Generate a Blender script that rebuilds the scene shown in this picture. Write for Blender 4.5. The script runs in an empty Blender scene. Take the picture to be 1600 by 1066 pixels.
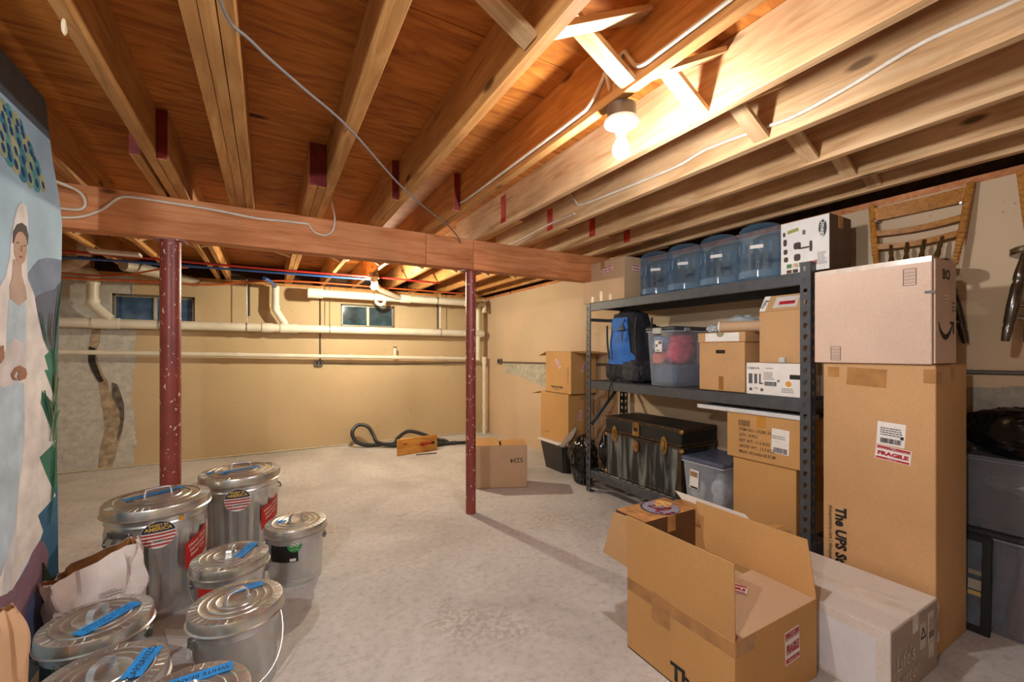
import bpy, bmesh, math, random
from mathutils import Vector, Matrix, noise
random.seed(11)
sc = bpy.context.scene
COL = sc.collection
R = math.radians

# ------------------------------------------------------------ camera
cam = bpy.data.cameras.new('camera')
cam_o = bpy.data.objects.new('camera', cam); COL.objects.link(cam_o)
cam.sensor_width = 36.0
cam.lens = 673.0 / 1600.0 * 36.0
cam.shift_y = 17.0 / 1600.0
cam.clip_start = 0.05
cam_o.location = (0, 0, 1.30)
cam_o.rotation_euler = (R(90), 0, -math.atan(382 / 673.0))
sc.camera = cam_o
# ------------------------------------------------------------ world, exposure
w = bpy.data.worlds.new('world'); sc.world = w; w.use_nodes = True
w.node_tree.nodes['Background'].inputs[0].default_value = (0.55, 0.65, 0.8, 1)
w.node_tree.nodes['Background'].inputs[1].default_value = 0.25
sc.view_settings.view_transform = 'Standard'
sc.view_settings.look = 'None'
sc.view_settings.gamma = 1.0
sc.view_settings.use_curve_mapping = False
sc.view_settings.exposure = 3.42
sc.cycles.max_bounces = 16
sc.cycles.diffuse_bounces = 8
sc.cycles.transparent_max_bounces = 24
sc.cycles.sample_clamp_indirect = 8.0
BULB_NEAR = (108, (1.0, 0.985, 0.99))
BULB_FAR = (305, (1.0, 0.90, 0.68))
BULB_FILL = (220, (0.94, 0.975, 1.0))  # fill light only, not one of the room's own bulbs

# ------------------------------------------------------------ materials
def lin(h):
    h = h.lstrip('#'); out = []
    for i in (0, 2, 4):
        c = int(h[i:i+2], 16) / 255.0
        out.append(c / 12.92 if c <= 0.04045 else ((c + 0.055) / 1.055) ** 2.4)
    return (out[0], out[1], out[2], 1.0)
def new_mat(name):
    m = bpy.data.materials.new(name); m.use_nodes = True
    nt = m.node_tree
    return m, nt, nt.nodes['Principled BSDF']
def nd(nt, typ, ins=None, **kw):
    n = nt.nodes.new(typ)
    for k, v in kw.items(): setattr(n, k, v)
    for k, v in (ins or {}).items():
        if hasattr(v, 'is_output'): nt.links.new(v, n.inputs[k])
        else: n.inputs[k].default_value = v
    return n
def ramp(nt, fac, stops, interp='LINEAR'):
    n = nt.nodes.new('ShaderNodeValToRGB'); n.color_ramp.interpolation = interp
    e = n.color_ramp.elements
    while len(e) < len(stops): e.new(0.5)
    for el, (p, c) in zip(e, stops): el.position = p; el.color = c
    nt.links.new(fac, n.inputs[0]); return n.outputs[0]
def coords(nt, scale=(1, 1, 1), rand=True):
    tc = nt.nodes.new('ShaderNodeTexCoord')
    v = tc.outputs['Object']
    if rand:
        oi = nt.nodes.new('ShaderNodeObjectInfo')
        mul = nd(nt, 'ShaderNodeMath', {0: oi.outputs['Random'], 1: 37.0}, operation='MULTIPLY')
        add = nd(nt, 'ShaderNodeVectorMath', {0: v, 1: mul.outputs[0]}, operation='ADD')
        v = add.outputs[0]
    mp = nd(nt, 'ShaderNodeMapping', {'Vector': v, 'Scale': scale})
    return mp.outputs[0]
def mixc(nt, fac, a, b, mode='MIX'):
    n = nt.nodes.new('ShaderNodeMix'); n.data_type = 'RGBA'; n.blend_type = mode
    for s, v in ((n.inputs[0], fac), (n.inputs[6], a), (n.inputs[7], b)):
        if hasattr(v, 'is_output'): nt.links.new(v, s)
        else: s.default_value = v
    return n.outputs[2]
def bump(nt, bs, h, strength=0.2, dist=0.01):
    b = nd(nt, 'ShaderNodeBump', {'Height': h, 'Strength': strength, 'Distance': dist})
    nt.links.new(b.outputs[0], bs.inputs['Normal'])
_cache = {}
def flat(c, rough=0.6, metal=0.0, var=0.08, scale=18.0, bmp=0.0, spec=0.5, coat=0.0):
    """plain procedural material: one colour with faint noise variation"""
    key = (c, rough, metal, var, scale, bmp, spec, coat)
    if key in _cache: return _cache[key]
    m, nt, bs = new_mat('plain_' + c.strip('#'))
    col = lin(c)
    n = nd(nt, 'ShaderNodeTexNoise', {'Vector': coords(nt), 'Scale': scale, 'Detail': 4.0})
    lo = tuple(max(0, x * (1 - var * 2)) for x in col[:3]) + (1,)
    hi = tuple(min(1, x * (1 + var)) for x in col[:3]) + (1,)
    nt.links.new(ramp(nt, n.outputs[0], [(0.3, lo), (0.7, hi)]), bs.inputs['Base Color'])
    bs.inputs['Roughness'].default_value = rough
    bs.inputs['Metallic'].default_value = metal
    bs.inputs['Specular IOR Level'].default_value = spec
    bs.inputs['Coat Weight'].default_value = coat
    if bmp: bump(nt, bs, n.outputs[0], bmp)
    _cache[key] = m
    return m
def wood(name, cols, axis='y', rough=0.65, fine=1.0, knots=True):
    m, nt, bs = new_mat(name)
    s = {'x': (1.2, 14, 14), 'y': (14, 1.2, 14), 'z': (14, 14, 1.2)}[axis]
    s = tuple(q * fine for q in s)
    v = coords(nt, s)
    n1 = nd(nt, 'ShaderNodeTexNoise', {'Vector': v, 'Scale': 1.6, 'Detail': 7.0, 'Roughness': 0.62, 'Distortion': 1.1})
    base = ramp(nt, n1.outputs[0], [(0.28, lin(cols[0])), (0.5, lin(cols[1])), (0.74, lin(cols[2]))])
    v2 = coords(nt, (1.3, 1.3, 1.3))
    n2 = nd(nt, 'ShaderNodeTexNoise', {'Vector': v2, 'Scale': 1.7, 'Detail': 3.0})
    sh = ramp(nt, n2.outputs[0], [(0.3, (0.72, 0.68, 0.62, 1)), (0.7, (1.12, 1.1, 1.08, 1))])
    c = mixc(nt, 1.0, base, sh, 'MULTIPLY')
    if knots:
        sk = {'x': (2.2, 6, 6), 'y': (6, 2.2, 6), 'z': (6, 6, 2.2)}[axis]
        vo = nd(nt, 'ShaderNodeTexVoronoi', {'Vector': coords(nt, sk), 'Scale': 1.0})
        k = ramp(nt, vo.outputs['Distance'], [(0.07, (1, 1, 1, 1)), (0.13, (0, 0, 0, 1))])
        c = mixc(nt, k, c, tuple(q * 0.35 for q in lin(cols[0])[:3]) + (1,))
    nt.links.new(c, bs.inputs['Base Color'])
    bs.inputs['Roughness'].default_value = rough
    bs.inputs['Specular IOR Level'].default_value = 0.3
    bump(nt, bs, n1.outputs[0], 0.25, 0.004)
    return m
def plywood(name):
    m, nt, bs = new_mat(name)
    v = coords(nt, (0.9, 5.0, 1))
    wv = nd(nt, 'ShaderNodeTexNoise', {'Vector': v, 'Scale': 2.2, 'Detail': 8.0, 'Roughness': 0.6, 'Distortion': 2.5})
    base = ramp(nt, wv.outputs[0], [(0.3, lin('#8f5220')), (0.5, lin('#b8722c')), (0.72, lin('#d08c46'))])
    n2 = nd(nt, 'ShaderNodeTexNoise', {'Vector': coords(nt, (1, 1, 1)), 'Scale': 1.1, 'Detail': 3.0})
    c = mixc(nt, 1.0, base, ramp(nt, n2.outputs[0], [(0.3, (0.7, 0.62, 0.55, 1)), (0.7, (1.1, 1.08, 1.05, 1))]), 'MULTIPLY')
    vo = nd(nt, 'ShaderNodeTexVoronoi', {'Vector': coords(nt, (1.6, 4.2, 1)), 'Scale': 1.0})
    k = ramp(nt, vo.outputs['Distance'], [(0.06, (1, 1, 1, 1)), (0.12, (0, 0, 0, 1))])
    c = mixc(nt, k, c, lin('#4a1f08'))
    nt.links.new(c, bs.inputs['Base Color'])
    bs.inputs['Roughness'].default_value = 0.7
    bs.inputs['Specular IOR Level'].default_value = 0.25
    bump(nt, bs, wv.outputs[0], 0.2, 0.003)
    return m
def clear(name, tint, body, fac, rough=0.15, grain=0.0):
    """see-through plastic: tinted transparency mixed with a coated diffuse body"""
    m, nt, bs = new_mat(name)
    bs.inputs['Base Color'].default_value = lin(body)
    bs.inputs['Roughness'].default_value = rough
    bs.inputs['Coat Weight'].default_value = 0.5
    bs.inputs['Coat Roughness'].default_value = 0.05
    tr = nd(nt, 'ShaderNodeBsdfTransparent', {'Color': lin(tint)})
    lw = nd(nt, 'ShaderNodeLayerWeight', {'Blend': 0.35})
    f = nd(nt, 'ShaderNodeMath', {0: lw.outputs['Facing'], 1: 0.55}, operation='MULTIPLY')
    f2 = nd(nt, 'ShaderNodeMath', {0: f.outputs[0], 1: fac}, operation='ADD', use_clamp=True)
    if grain:
        n = nd(nt, 'ShaderNodeTexNoise', {'Vector': coords(nt), 'Scale': 9.0, 'Detail': 3.0})
        g = nd(nt, 'ShaderNodeMath', {0: n.outputs[0], 1: grain}, operation='MULTIPLY')
        f2 = nd(nt, 'ShaderNodeMath', {0: f2.outputs[0], 1: g.outputs[0]}, operation='ADD', use_clamp=True)
    mx = nd(nt, 'ShaderNodeMixShader', {0: f2.outputs[0], 1: tr.outputs[0], 2: bs.outputs[0]})
    nt.links.new(mx.outputs[0], nt.nodes['Material Output'].inputs[0])
    return m
def emit(name, col, s):
    m, nt, bs = new_mat(name)
    bs.inputs['Base Color'].default_value = (1, 1, 1, 1)
    bs.inputs['Emission Color'].default_value = col + (1,)
    bs.inputs['Emission Strength'].default_value = s
    return m
def concrete_floor():
    m, nt, bs = new_mat('floor_concrete')
    a = nd(nt, 'ShaderNodeTexNoise', {'Vector': coords(nt, (1, 1, 1), False), 'Scale': 0.9, 'Detail': 9.0, 'Roughness': 0.62, 'Distortion': 0.6})
    b = nd(nt, 'ShaderNodeTexNoise', {'Vector': coords(nt, (1, 1, 1), False), 'Scale': 26.0, 'Detail': 6.0, 'Roughness': 0.7})
    base = ramp(nt, a.outputs[0], [(0.28, lin('#a3a09d')), (0.42, lin('#bcb9b6')), (0.55, lin('#cbc9c6')), (0.72, lin('#d6d4d1'))])
    fine = ramp(nt, b.outputs[0], [(0.32, (0.72, 0.71, 0.7, 1)), (0.5, (1, 1, 1, 1)), (0.75, (1.12, 1.12, 1.12, 1))])
    c = mixc(nt, 0.75, base, fine, 'MULTIPLY')
    # worn, flaked areas with pale aggregate showing
    n3 = nd(nt, 'ShaderNodeTexNoise', {'Vector': coords(nt, (1, 1, 1), False), 'Scale': 1.7, 'Detail': 4.0, 'Distortion': 0.4})
    area = ramp(nt, n3.outputs[0], [(0.56, (0, 0, 0, 1)), (0.66, (1, 1, 1, 1))])
    n4 = nd(nt, 'ShaderNodeTexNoise', {'Vector': coords(nt, (1, 1, 1), False), 'Scale': 34.0, 'Detail': 3.0, 'Roughness': 0.5})
    flk = ramp(nt, n4.outputs[0], [(0.46, lin('#8e8377')), (0.56, lin('#d6d0c7'))])
    fa = nd(nt, 'ShaderNodeMath', {0: area, 1: 0.32}, operation='MULTIPLY')
    c = mixc(nt, fa.outputs[0], c, flk)
    # hairline cracks and trowel lines
    wv = nd(nt, 'ShaderNodeTexNoise', {'Vector': coords(nt, (0.55, 1.5, 1), False), 'Scale': 1.3, 'Detail': 5.0, 'Distortion': 0.7})
    cr = ramp(nt, wv.outputs[0], [(0.493, (0, 0, 0, 1)), (0.5, (1, 1, 1, 1)), (0.507, (0, 0, 0, 1))])
    fc = nd(nt, 'ShaderNodeMath', {0: cr, 1: 0.16}, operation='MULTIPLY')
    c = mixc(nt, fc.outputs[0], c, lin('#6c6053'))
    # a few greenish stains
    n5 = nd(nt, 'ShaderNodeTexNoise', {'Vector': coords(nt, (1, 1.6, 1), False), 'Scale': 2.6, 'Detail': 5.0})
    st = ramp(nt, n5.outputs[0], [(0.67, (0, 0, 0, 1)), (0.73, (0.5, 0.5, 0.5, 1))])
    c = mixc(nt, st, c, lin('#6f746a'))
    nt.links.new(c, bs.inputs['Base Color'])
    bs.inputs['Roughness'].default_value = 0.62
    bs.inputs['Specular IOR Level'].default_value = 0.35
    bump(nt, bs, b.outputs[0], 0.25, 0.004)
    return m
def wall_mat(name, paint, bare, axis, mode):
    """beige wall paint over grey concrete; the unpainted area has an uneven edge"""
    m, nt, bs = new_mat(name)
    v = coords(nt, (1, 1, 1), False)
    n1 = nd(nt, 'ShaderNodeTexNoise', {'Vector': v, 'Scale': 1.3, 'Detail': 6.0})
    p = ramp(nt, n1.outputs[0], [(0.3, tuple(q * 0.86 for q in lin(paint)[:3]) + (1,)), (0.7, lin(paint))])
    n2 = nd(nt, 'ShaderNodeTexNoise', {'Vector': v, 'Scale': 14.0, 'Detail': 8.0, 'Roughness': 0.7})
    g = ramp(nt, n2.outputs[0], [(0.3, tuple(q * 0.62 for q in lin(bare)[:3]) + (1,)), (0.65, lin(bare))])
    sp = nd(nt, 'ShaderNodeSeparateXYZ', {0: v})
    n3 = nd(nt, 'ShaderNodeTexNoise', {'Vector': v, 'Scale': 5.0, 'Detail': 6.0})
    off = nd(nt, 'ShaderNodeMath', {0: n3.outputs[0], 1: 0.16}, operation='MULTIPLY')
    ax, thr, sign = mode
    e = nd(nt, 'ShaderNodeMath', {0: sp.outputs[ax], 1: off.outputs[0]}, operation='ADD')
    if sign < 0: k = nd(nt, 'ShaderNodeMath', {0: e.outputs[0], 1: thr + 0.08}, operation='LESS_THAN')
    else: k = nd(nt, 'ShaderNodeMath', {0: e.outputs[0], 1: thr + 0.08}, operation='GREATER_THAN')
    kk = k.outputs[0]
    if len(axis) > 0:
        for (ax2, lo, hi) in axis:
            e2 = nd(nt, 'ShaderNodeMath', {0: sp.outputs[ax2], 1: off.outputs[0]}, operation='ADD')
            a = nd(nt, 'ShaderNodeMath', {0: e2.outputs[0], 1: lo}, operation='GREATER_THAN')
            b = nd(nt, 'ShaderNodeMath', {0: e2.outputs[0], 1: hi}, operation='LESS_THAN')
            kk = nd(nt, 'ShaderNodeMath', {0: nd(nt, 'ShaderNodeMath', {0: a.outputs[0], 1: b.outputs[0]}, operation='MULTIPLY').outputs[0], 1: kk}, operation='MULTIPLY').outputs[0]
    c = mixc(nt, kk, p, g)
    sk = nd(nt, 'ShaderNodeTexNoise', {'Vector': coords(nt, (1, 1, 1), False), 'Scale': 40.0, 'Detail': 2.0})
    ks = ramp(nt, sk.outputs[0], [(0.72, (0, 0, 0, 1)), (0.75, (0.6, 0.6, 0.6, 1))])
    c = mixc(nt, ks, c, lin('#6f6350'))
    nt.links.new(c, bs.inputs['Base Color'])
    bs.inputs['Roughness'].default_value = 0.85
    bs.inputs['Specular IOR Level'].default_value = 0.2
    bump(nt, bs, n2.outputs[0], 0.2, 0.004)
    return m
def cardboard(name, c):
    m, nt, bs = new_mat(name)
    n = nd(nt, 'ShaderNodeTexNoise', {'Vector': coords(nt, (1, 1, 1)), 'Scale': 2.2, 'Detail': 5.0})
    col = lin(c)
    a = ramp(nt, n.outputs[0], [(0.3, tuple(q * 0.86 for q in col[:3]) + (1,)), (0.7, tuple(q * 1.05 for q in col[:3]) + (1,))])
    n2 = nd(nt, 'ShaderNodeTexNoise', {'Vector': coords(nt, (1, 1, 1)), 'Scale': 160.0, 'Detail': 2.0})
    a = mixc(nt, 0.35, a, ramp(nt, n2.outputs[0], [(0.35, (0.82, 0.8, 0.78, 1)), (0.65, (1.08, 1.08, 1.08, 1))]), 'MULTIPLY')
    nt.links.new(a, bs.inputs['Base Color'])
    wv = nd(nt, 'ShaderNodeTexWave', {'Vector': coords(nt, (1, 1, 1)), 'Scale': 60.0, 'Distortion': 0.4}, wave_type='BANDS', bands_direction='Y')
    bs.inputs['Roughness'].default_value = 0.75
    bs.inputs['Specular IOR Level'].default_value = 0.25
    bump(nt, bs, wv.outputs[1] if len(wv.outputs) > 1 else wv.outputs[0], 0.06, 0.001)
    return m
def galvanized(name, c='#e2e4e4', rough=0.29):
    m, nt, bs = new_mat(name)
    vo = nd(nt, 'ShaderNodeTexVoronoi', {'Vector': coords(nt, (1, 1, 0.5)), 'Scale': 55.0})
    n = nd(nt, 'ShaderNodeTexNoise', {'Vector': coords(nt, (1, 1, 0.35)), 'Scale': 9.0, 'Detail': 5.0})
    col = lin(c)
    a = ramp(nt, n.outputs[0], [(0.3, tuple(q * 0.72 for q in col[:3]) + (1,)), (0.7, col)])
    sp = mixc(nt, 0.18, a, vo.outputs['Color'], 'SOFT_LIGHT')
    nt.links.new(sp, bs.inputs['Base Color'])
    bs.inputs['Metallic'].default_value = 0.86
    rr = nd(nt, 'ShaderNodeMapRange', {'Value': n.outputs[0], 'To Min': rough - 0.06, 'To Max': rough + 0.12})
    nt.links.new(rr.outputs[0], bs.inputs['Roughness'])
    bump(nt, bs, n.outputs[0], 0.12, 0.004)
    return m
def speckled(name, base, speck, dens=0.62, scale=60.0, rough=0.45):
    m, nt, bs = new_mat(name)
    n = nd(nt, 'ShaderNodeTexNoise', {'Vector': coords(nt), 'Scale': 6.0, 'Detail': 5.0})
    col = lin(base)
    a = ramp(nt, n.outputs[0], [(0.3, tuple(q * 0.7 for q in col[:3]) + (1,)), (0.7, col)])
    s1 = nd(nt, 'ShaderNodeTexNoise', {'Vector': coords(nt, (1, 1, 0.6)), 'Scale': scale, 'Detail': 3.0})
    k = ramp(nt, s1.outputs[0], [(dens, (0, 0, 0, 1)), (dens + 0.03, (1, 1, 1, 1))])
    nt.links.new(mixc(nt, k, a, lin(speck)), bs.inputs['Base Color'])
    bs.inputs['Roughness'].default_value = rough
    return m
def streaked(name, base, streak):
    m, nt, bs = new_mat(name)
    n = nd(nt, 'ShaderNodeTexNoise', {'Vector': coords(nt, (1, 9, 1.2)), 'Scale': 1.8, 'Detail': 6.0, 'Distortion': 0.5})
    k = ramp(nt, n.outputs[0], [(0.46, (0, 0, 0, 1)), (0.66, (0.8, 0.8, 0.8, 1))])
    nt.links.new(mixc(nt, k, lin(base), lin(streak)), bs.inputs['Base Color'])
    bs.inputs['Roughness'].default_value = 0.55
    return m
M = {}
M['ply'] = plywood('plywood')
M['joist'] = wood('joist_wood', ('#9e6b38', '#c28b50', '#d7a76c'), 'y')
M['joist_pale'] = wood('joist_wood_pale', ('#b3895c', '#d0aa7e', '#e1c59e'), 'y')
M['beam'] = wood('beam_wood', ('#b06a3c', '#cd8858', '#dda074'), 'x')
M['strut'] = wood('strut_wood', ('#b58a5c', '#d5b286', '#e6cdaa'), 'x', knots=False)
M['floor'] = concrete_floor()
M['wall_back'] = wall_mat('back_wall_paint', '#c9b28c', '#d0cec4', [], (0, -1.31, -1))
M['wall_right'] = wall_mat('right_wall_paint', '#d4ba9a', '#b2ab9c', [(1, -9.0, 1.5)], (2, 1.13, -1))
M['wall_plain'] = wall_mat('plain_wall_paint', '#cdb693', '#a09b90', [], (2, 0.25, -1))
M['concrete'] = flat('#9a958a', 0.9, var=0.2, bmp=0.3)
M['pvc'] = flat('#e3dcc8', 0.35, var=0.06, scale=6)
M['pvc_dirty'] = flat('#b9a58a', 0.45, var=0.2, scale=9)
M['post'] = speckled('post_paint', '#95443c', '#e3d3ca', 0.645, 55.0, 0.4)
M['galv'] = galvanized('galvanized_steel')
M['galv_lid'] = galvanized('galvanized_lid', '#e0dfd9', 0.27)
M['steel'] = flat('#8d8f90', 0.35, 0.9, bmp=0.0)
M['chrome'] = flat('#dfe1e2', 0.28, 0.75)
M['black_metal'] = flat('#484b50', 0.5, 0.0, var=0.12)
M['black'] = flat('#141414', 0.55)
M['black_gloss'] = flat('#0d0d0f', 0.18, spec=0.6, var=0.2)
M['brown_box'] = cardboard('cardboard_brown', '#c79e70')
M['brown_box2'] = cardboard('cardboard_warm', '#c99b62')
M['brown_box3'] = cardboard('cardboard_pale', '#c9a988')
M['pink_box'] = cardboard('cardboard_pinkish', '#d6bba8')
M['white_box'] = cardboard('cardboard_white', '#dcd4cc')
M['box_in'] = cardboard('cardboard_inside', '#b08a58')
M['tape'] = flat('#b98a52', 0.25, var=0.15, spec=0.6)
M['paper'] = flat('#e9e6e2', 0.7, var=0.03)
M['ink'] = flat('#1c1a18', 0.7)
M['grey_ink'] = flat('#6d6a66', 0.7)
M['red'] = flat('#b22234', 0.5)
M['red_paint'] = flat('#7a1512', 0.6, var=0.2)
M['blue_tape'] = flat('#1f8fe0', 0.6, var=0.1)
M['cable_white'] = flat('#d8cdbd', 0.5)
M['cable_grey'] = flat('#7a7470', 0.5)

# ------------------------------------------------------------ geometry helpers
class B:
    def __init__(s): s.bm = bmesh.new()
    def box(s, x0, x1, y0, y1, z0, z1, bev=0.0, mat=0):
        Mx = Matrix.Translation(((x0+x1)/2, (y0+y1)/2, (z0+z1)/2)) @ Matrix.Diagonal((abs(x1-x0), abs(y1-y0), abs(z1-z0), 1))
        return s.obox(Mx, bev, mat)
    def obox(s, Mx, bev=0.0, mat=0):
        g = bmesh.ops.create_cube(s.bm, size=1.0, matrix=Mx)['verts']
        if bev > 0:
            ed = list({e for v in g for e in v.link_edges})
            r = bmesh.ops.bevel(s.bm, geom=ed, offset=bev, segments=1, affect='EDGES', profile=0.5)
        if mat:
            for v in g:
                if v.is_valid:
                    for f in v.link_faces: f.material_index = mat
        return s
    def bar(s, p0, p1, w, t, up=(0, 0, 1), bev=0.0):
        """square bar from p0 to p1: width w across 'up', thickness t along 'up'"""
        p0 = Vector(p0); p1 = Vector(p1); d = (p1 - p0); L = d.length; d.normalize()
        u = Vector(up); x = d.cross(u)
        if x.length < 1e-6: x = d.cross(Vector((1, 0, 0)))
        x.normalize(); z = x.cross(d)
        Mx = Matrix.Translation((p0 + p1) / 2) @ Matrix((x, d, z)).transposed().to_4x4() @ Matrix.Diagonal((w, L, t, 1))
        return s.obox(Mx, bev)
    def ring(s, c, ax, r, seg, ref=None):
        ax = Vector(ax).normalized()
        ref = Vector(ref) if ref else (Vector((0, 0, 1)) if abs(ax.z) < 0.9 else Vector((1, 0, 0)))
        x = ax.cross(ref).normalized(); y = ax.cross(x)
        return [s.bm.verts.new(Vector(c) + x * (r * math.cos(2*math.pi*k/seg)) + y * (r * math.sin(2*math.pi*k/seg))) for k in range(seg)]
    def bridge(s, a, b):
        n = len(a)
        for k in range(n):
            try: s.bm.faces.new((a[k], a[(k+1) % n], b[(k+1) % n], b[k]))
            except ValueError: pass
    def cyl(s, p0, p1, r0, r1=None, seg=16, cap=True):
        p0 = Vector(p0); p1 = Vector(p1); r1 = r0 if r1 is None else r1
        a = s.ring(p0, p1 - p0, r0, seg); b = s.ring(p1, p1 - p0, r1, seg)
        s.bridge(a, b)
        if cap: s.bm.faces.new(a); s.bm.faces.new(b)
        return s
    def tube(s, pts, r, seg=8, closed=False, cap=True):
        pts = [Vector(p) for p in pts]; n = len(pts); rings = []; ref = None
        rr = r if hasattr(r, '__len__') else [r] * n
        for i, p in enumerate(pts):
            a = pts[i-1] if (i > 0 or closed) else pts[i]
            b = pts[(i+1) % n] if (i < n-1 or closed) else pts[i]
            t = (b - a).normalized()
            if ref is None:
                ref = Vector((0, 0, 1)) if abs(t.z) < 0.9 else Vector((1, 0, 0))
            x = t.cross(ref)
            if x.length < 1e-5: x = t.cross(Vector((0.3, 0.9, 0.2)))
            x.normalize(); y = x.cross(t).normalized(); ref = y
            rings.append([s.bm.verts.new(p + x * (rr[i]*math.cos(2*math.pi*k/seg)) + y * (rr[i]*math.sin(2*math.pi*k/seg))) for k in range(seg)])
        for i in range(n - 1): s.bridge(rings[i], rings[i+1])
        if closed: s.bridge(rings[-1], rings[0])
        elif cap: s.bm.faces.new(rings[0]); s.bm.faces.new(rings[-1])
        return s
    def lathe(s, prof, seg=32, Mx=None, fn=None):
        Mx = Mx or Matrix.Identity(4); rings = []
        for (r, z) in prof:
            if r < 1e-6: rings.append([s.bm.verts.new(Mx @ Vector((0, 0, z)))])
            else:
                row = []
                for k in range(seg):
                    th = 2*math.pi*k/seg
                    q = r + (fn(th, r, z) if fn else 0.0)
                    row.append(s.bm.verts.new(Mx @ Vector((q*math.cos(th), q*math.sin(th), z))))
                rings.append(row)
        for a, b in zip(rings, rings[1:]):
            if len(a) == 1 and len(b) == 1: continue
            if len(a) == 1:
                for k in range(len(b)): s.bm.faces.new((a[0], b[(k+1) % len(b)], b[k]))
            elif len(b) == 1:
                for k in range(len(a)): s.bm.faces.new((a[k], a[(k+1) % len(a)], b[0]))
            else: s.bridge(a, b)
        return s
    def turned(s, p0, p1, prof, seg=12):
        """lathe a profile [(t 0..1, radius)] along the line p0-p1"""
        p0 = Vector(p0); p1 = Vector(p1); rings = []
        for t, r in prof: rings.append(s.ring(p0.lerp(p1, t), p1 - p0, r, seg))
        for a, b in zip(rings, rings[1:]): s.bridge(a, b)
        s.bm.faces.new(rings[0]); s.bm.faces.new(rings[-1]); return s
    def grid(s, fn, nu, nv, close_u=False):
        V = [[s.bm.verts.new(fn(i / (nu if close_u else nu-1), j / (nv-1))) for i in range(nu)] for j in range(nv)]
        for j in range(nv-1):
            for i in range(nu if close_u else nu-1):
                s.bm.faces.new((V[j][i], V[j][(i+1) % nu], V[j+1][(i+1) % nu], V[j+1][i]))
        return V
    def prism(s, pts, Mx, d):
        a = [s.bm.verts.new(Mx @ Vector((x, y, 0))) for x, y in pts]
        b = [s.bm.verts.new(Mx @ Vector((x, y, d))) for x, y in pts]
        s.bm.faces.new(b)
        try: s.bm.faces.new(a[::-1])
        except ValueError: pass
        s.bridge(a, b); return s
    def ball(s, c, r, sub=3, fn=None):
        g = bmesh.ops.create_icosphere(s.bm, subdivisions=sub, radius=1.0)['verts']
        rr = r if hasattr(r, '__len__') else (r, r, r)
        for v in g:
            k = fn(v.co) if fn else 1.0
            v.co = Vector(c) + Vector((v.co.x*rr[0]*k, v.co.y*rr[1]*k, v.co.z*rr[2]*k))
        return s
    def move(s, v):
        for q in s.bm.verts: q.co += Vector(v)
        return s
    def xf(s, Mx):
        bmesh.ops.transform(s.bm, matrix=Mx, verts=s.bm.verts[:]); return s
    def mesh(s, name, mats, smooth=None):
        bmesh.ops.recalc_face_normals(s.bm, faces=s.bm.faces[:])
        me = bpy.data.meshes.new(name); s.bm.to_mesh(me); s.bm.free()
        for m in (mats if isinstance(mats, (list, tuple)) else [mats]): me.materials.append(m)
        if smooth is not None:
            me.polygons.foreach_set('use_smooth', [True] * len(me.polygons))
            me.set_sharp_from_angle(angle=R(smooth))
        return me
def link(name, data, parent=None, loc=(0, 0, 0)):
    o = bpy.data.objects.new(name, data); COL.objects.link(o); o.location = loc
    if parent: o.parent = parent
    return o
def crv(pts, n=6, closed=False):
    """Catmull-Rom through points"""
    P = [Vector(p) for p in pts]; out = []; N = len(P)
    for i in range(N if closed else N-1):
        p0 = P[i-1] if (i > 0 or closed) else P[i]*2 - P[i+1]
        p1 = P[i]; p2 = P[(i+1) % N]
        p3 = P[(i+2) % N] if (i < N-2 or closed) else p2*2 - p1
        for k in range(n):
            t = k / n
            out.append(0.5 * ((2*p1) + (p2-p0)*t + (2*p0-5*p1+4*p2-p3)*t*t + (3*p1-p0-3*p2+p3)*t**3))
    if not closed: out.append(P[-1])
    return out
class T:
    """a thing: an Empty at its base that parents its parts; parts are built in world coordinates"""
    def __init__(s, name, label, cat, loc=(0, 0, 0), group=None, rz=0.0):
        s.loc = Vector(loc)
        s.e = bpy.data.objects.new(name, None); COL.objects.link(s.e)
        s.e.empty_display_size = 0.05; s.e.location = loc; s.e.rotation_euler = (0, 0, rz)
        s.e['label'] = label; s.e['category'] = cat
        if group: s.e['group'] = group
    def add(s, name, b, mat, parent=None, label=None, smooth=None, kind=None):
        b.move(-s.loc)
        o = link(name, b.mesh(name, mat, smooth), parent or s.e)
        if label: o['label'] = label
        if kind: o['kind'] = kind
        return o
def solo(name, b, mat, label, cat, loc=(0, 0, 0), group=None, smooth=None):
    b.move(-Vector(loc)); o = link(name, b.mesh(name, mat, smooth), None, loc)
    o['label'] = label; o['category'] = cat
    if group: o['group'] = group
    return o
def struct(name, b, mat, parent=None, smooth=None):
    o = link(name, b.mesh(name, mat, smooth), parent)
    if parent is None: o['kind'] = 'structure'
    return o
def dup(root, loc, rz, label=None, group=None):
    r = root.copy(); COL.objects.link(r); r.location = loc; r.rotation_euler = (0, 0, rz)
    if label: r['label'] = label
    if group: r['group'] = group
    for ch in list(root.children):
        c = ch.copy(); COL.objects.link(c); c.parent = r
        for g in list(ch.children):
            q = g.copy(); COL.objects.link(q); q.parent = c
    return r
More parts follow.
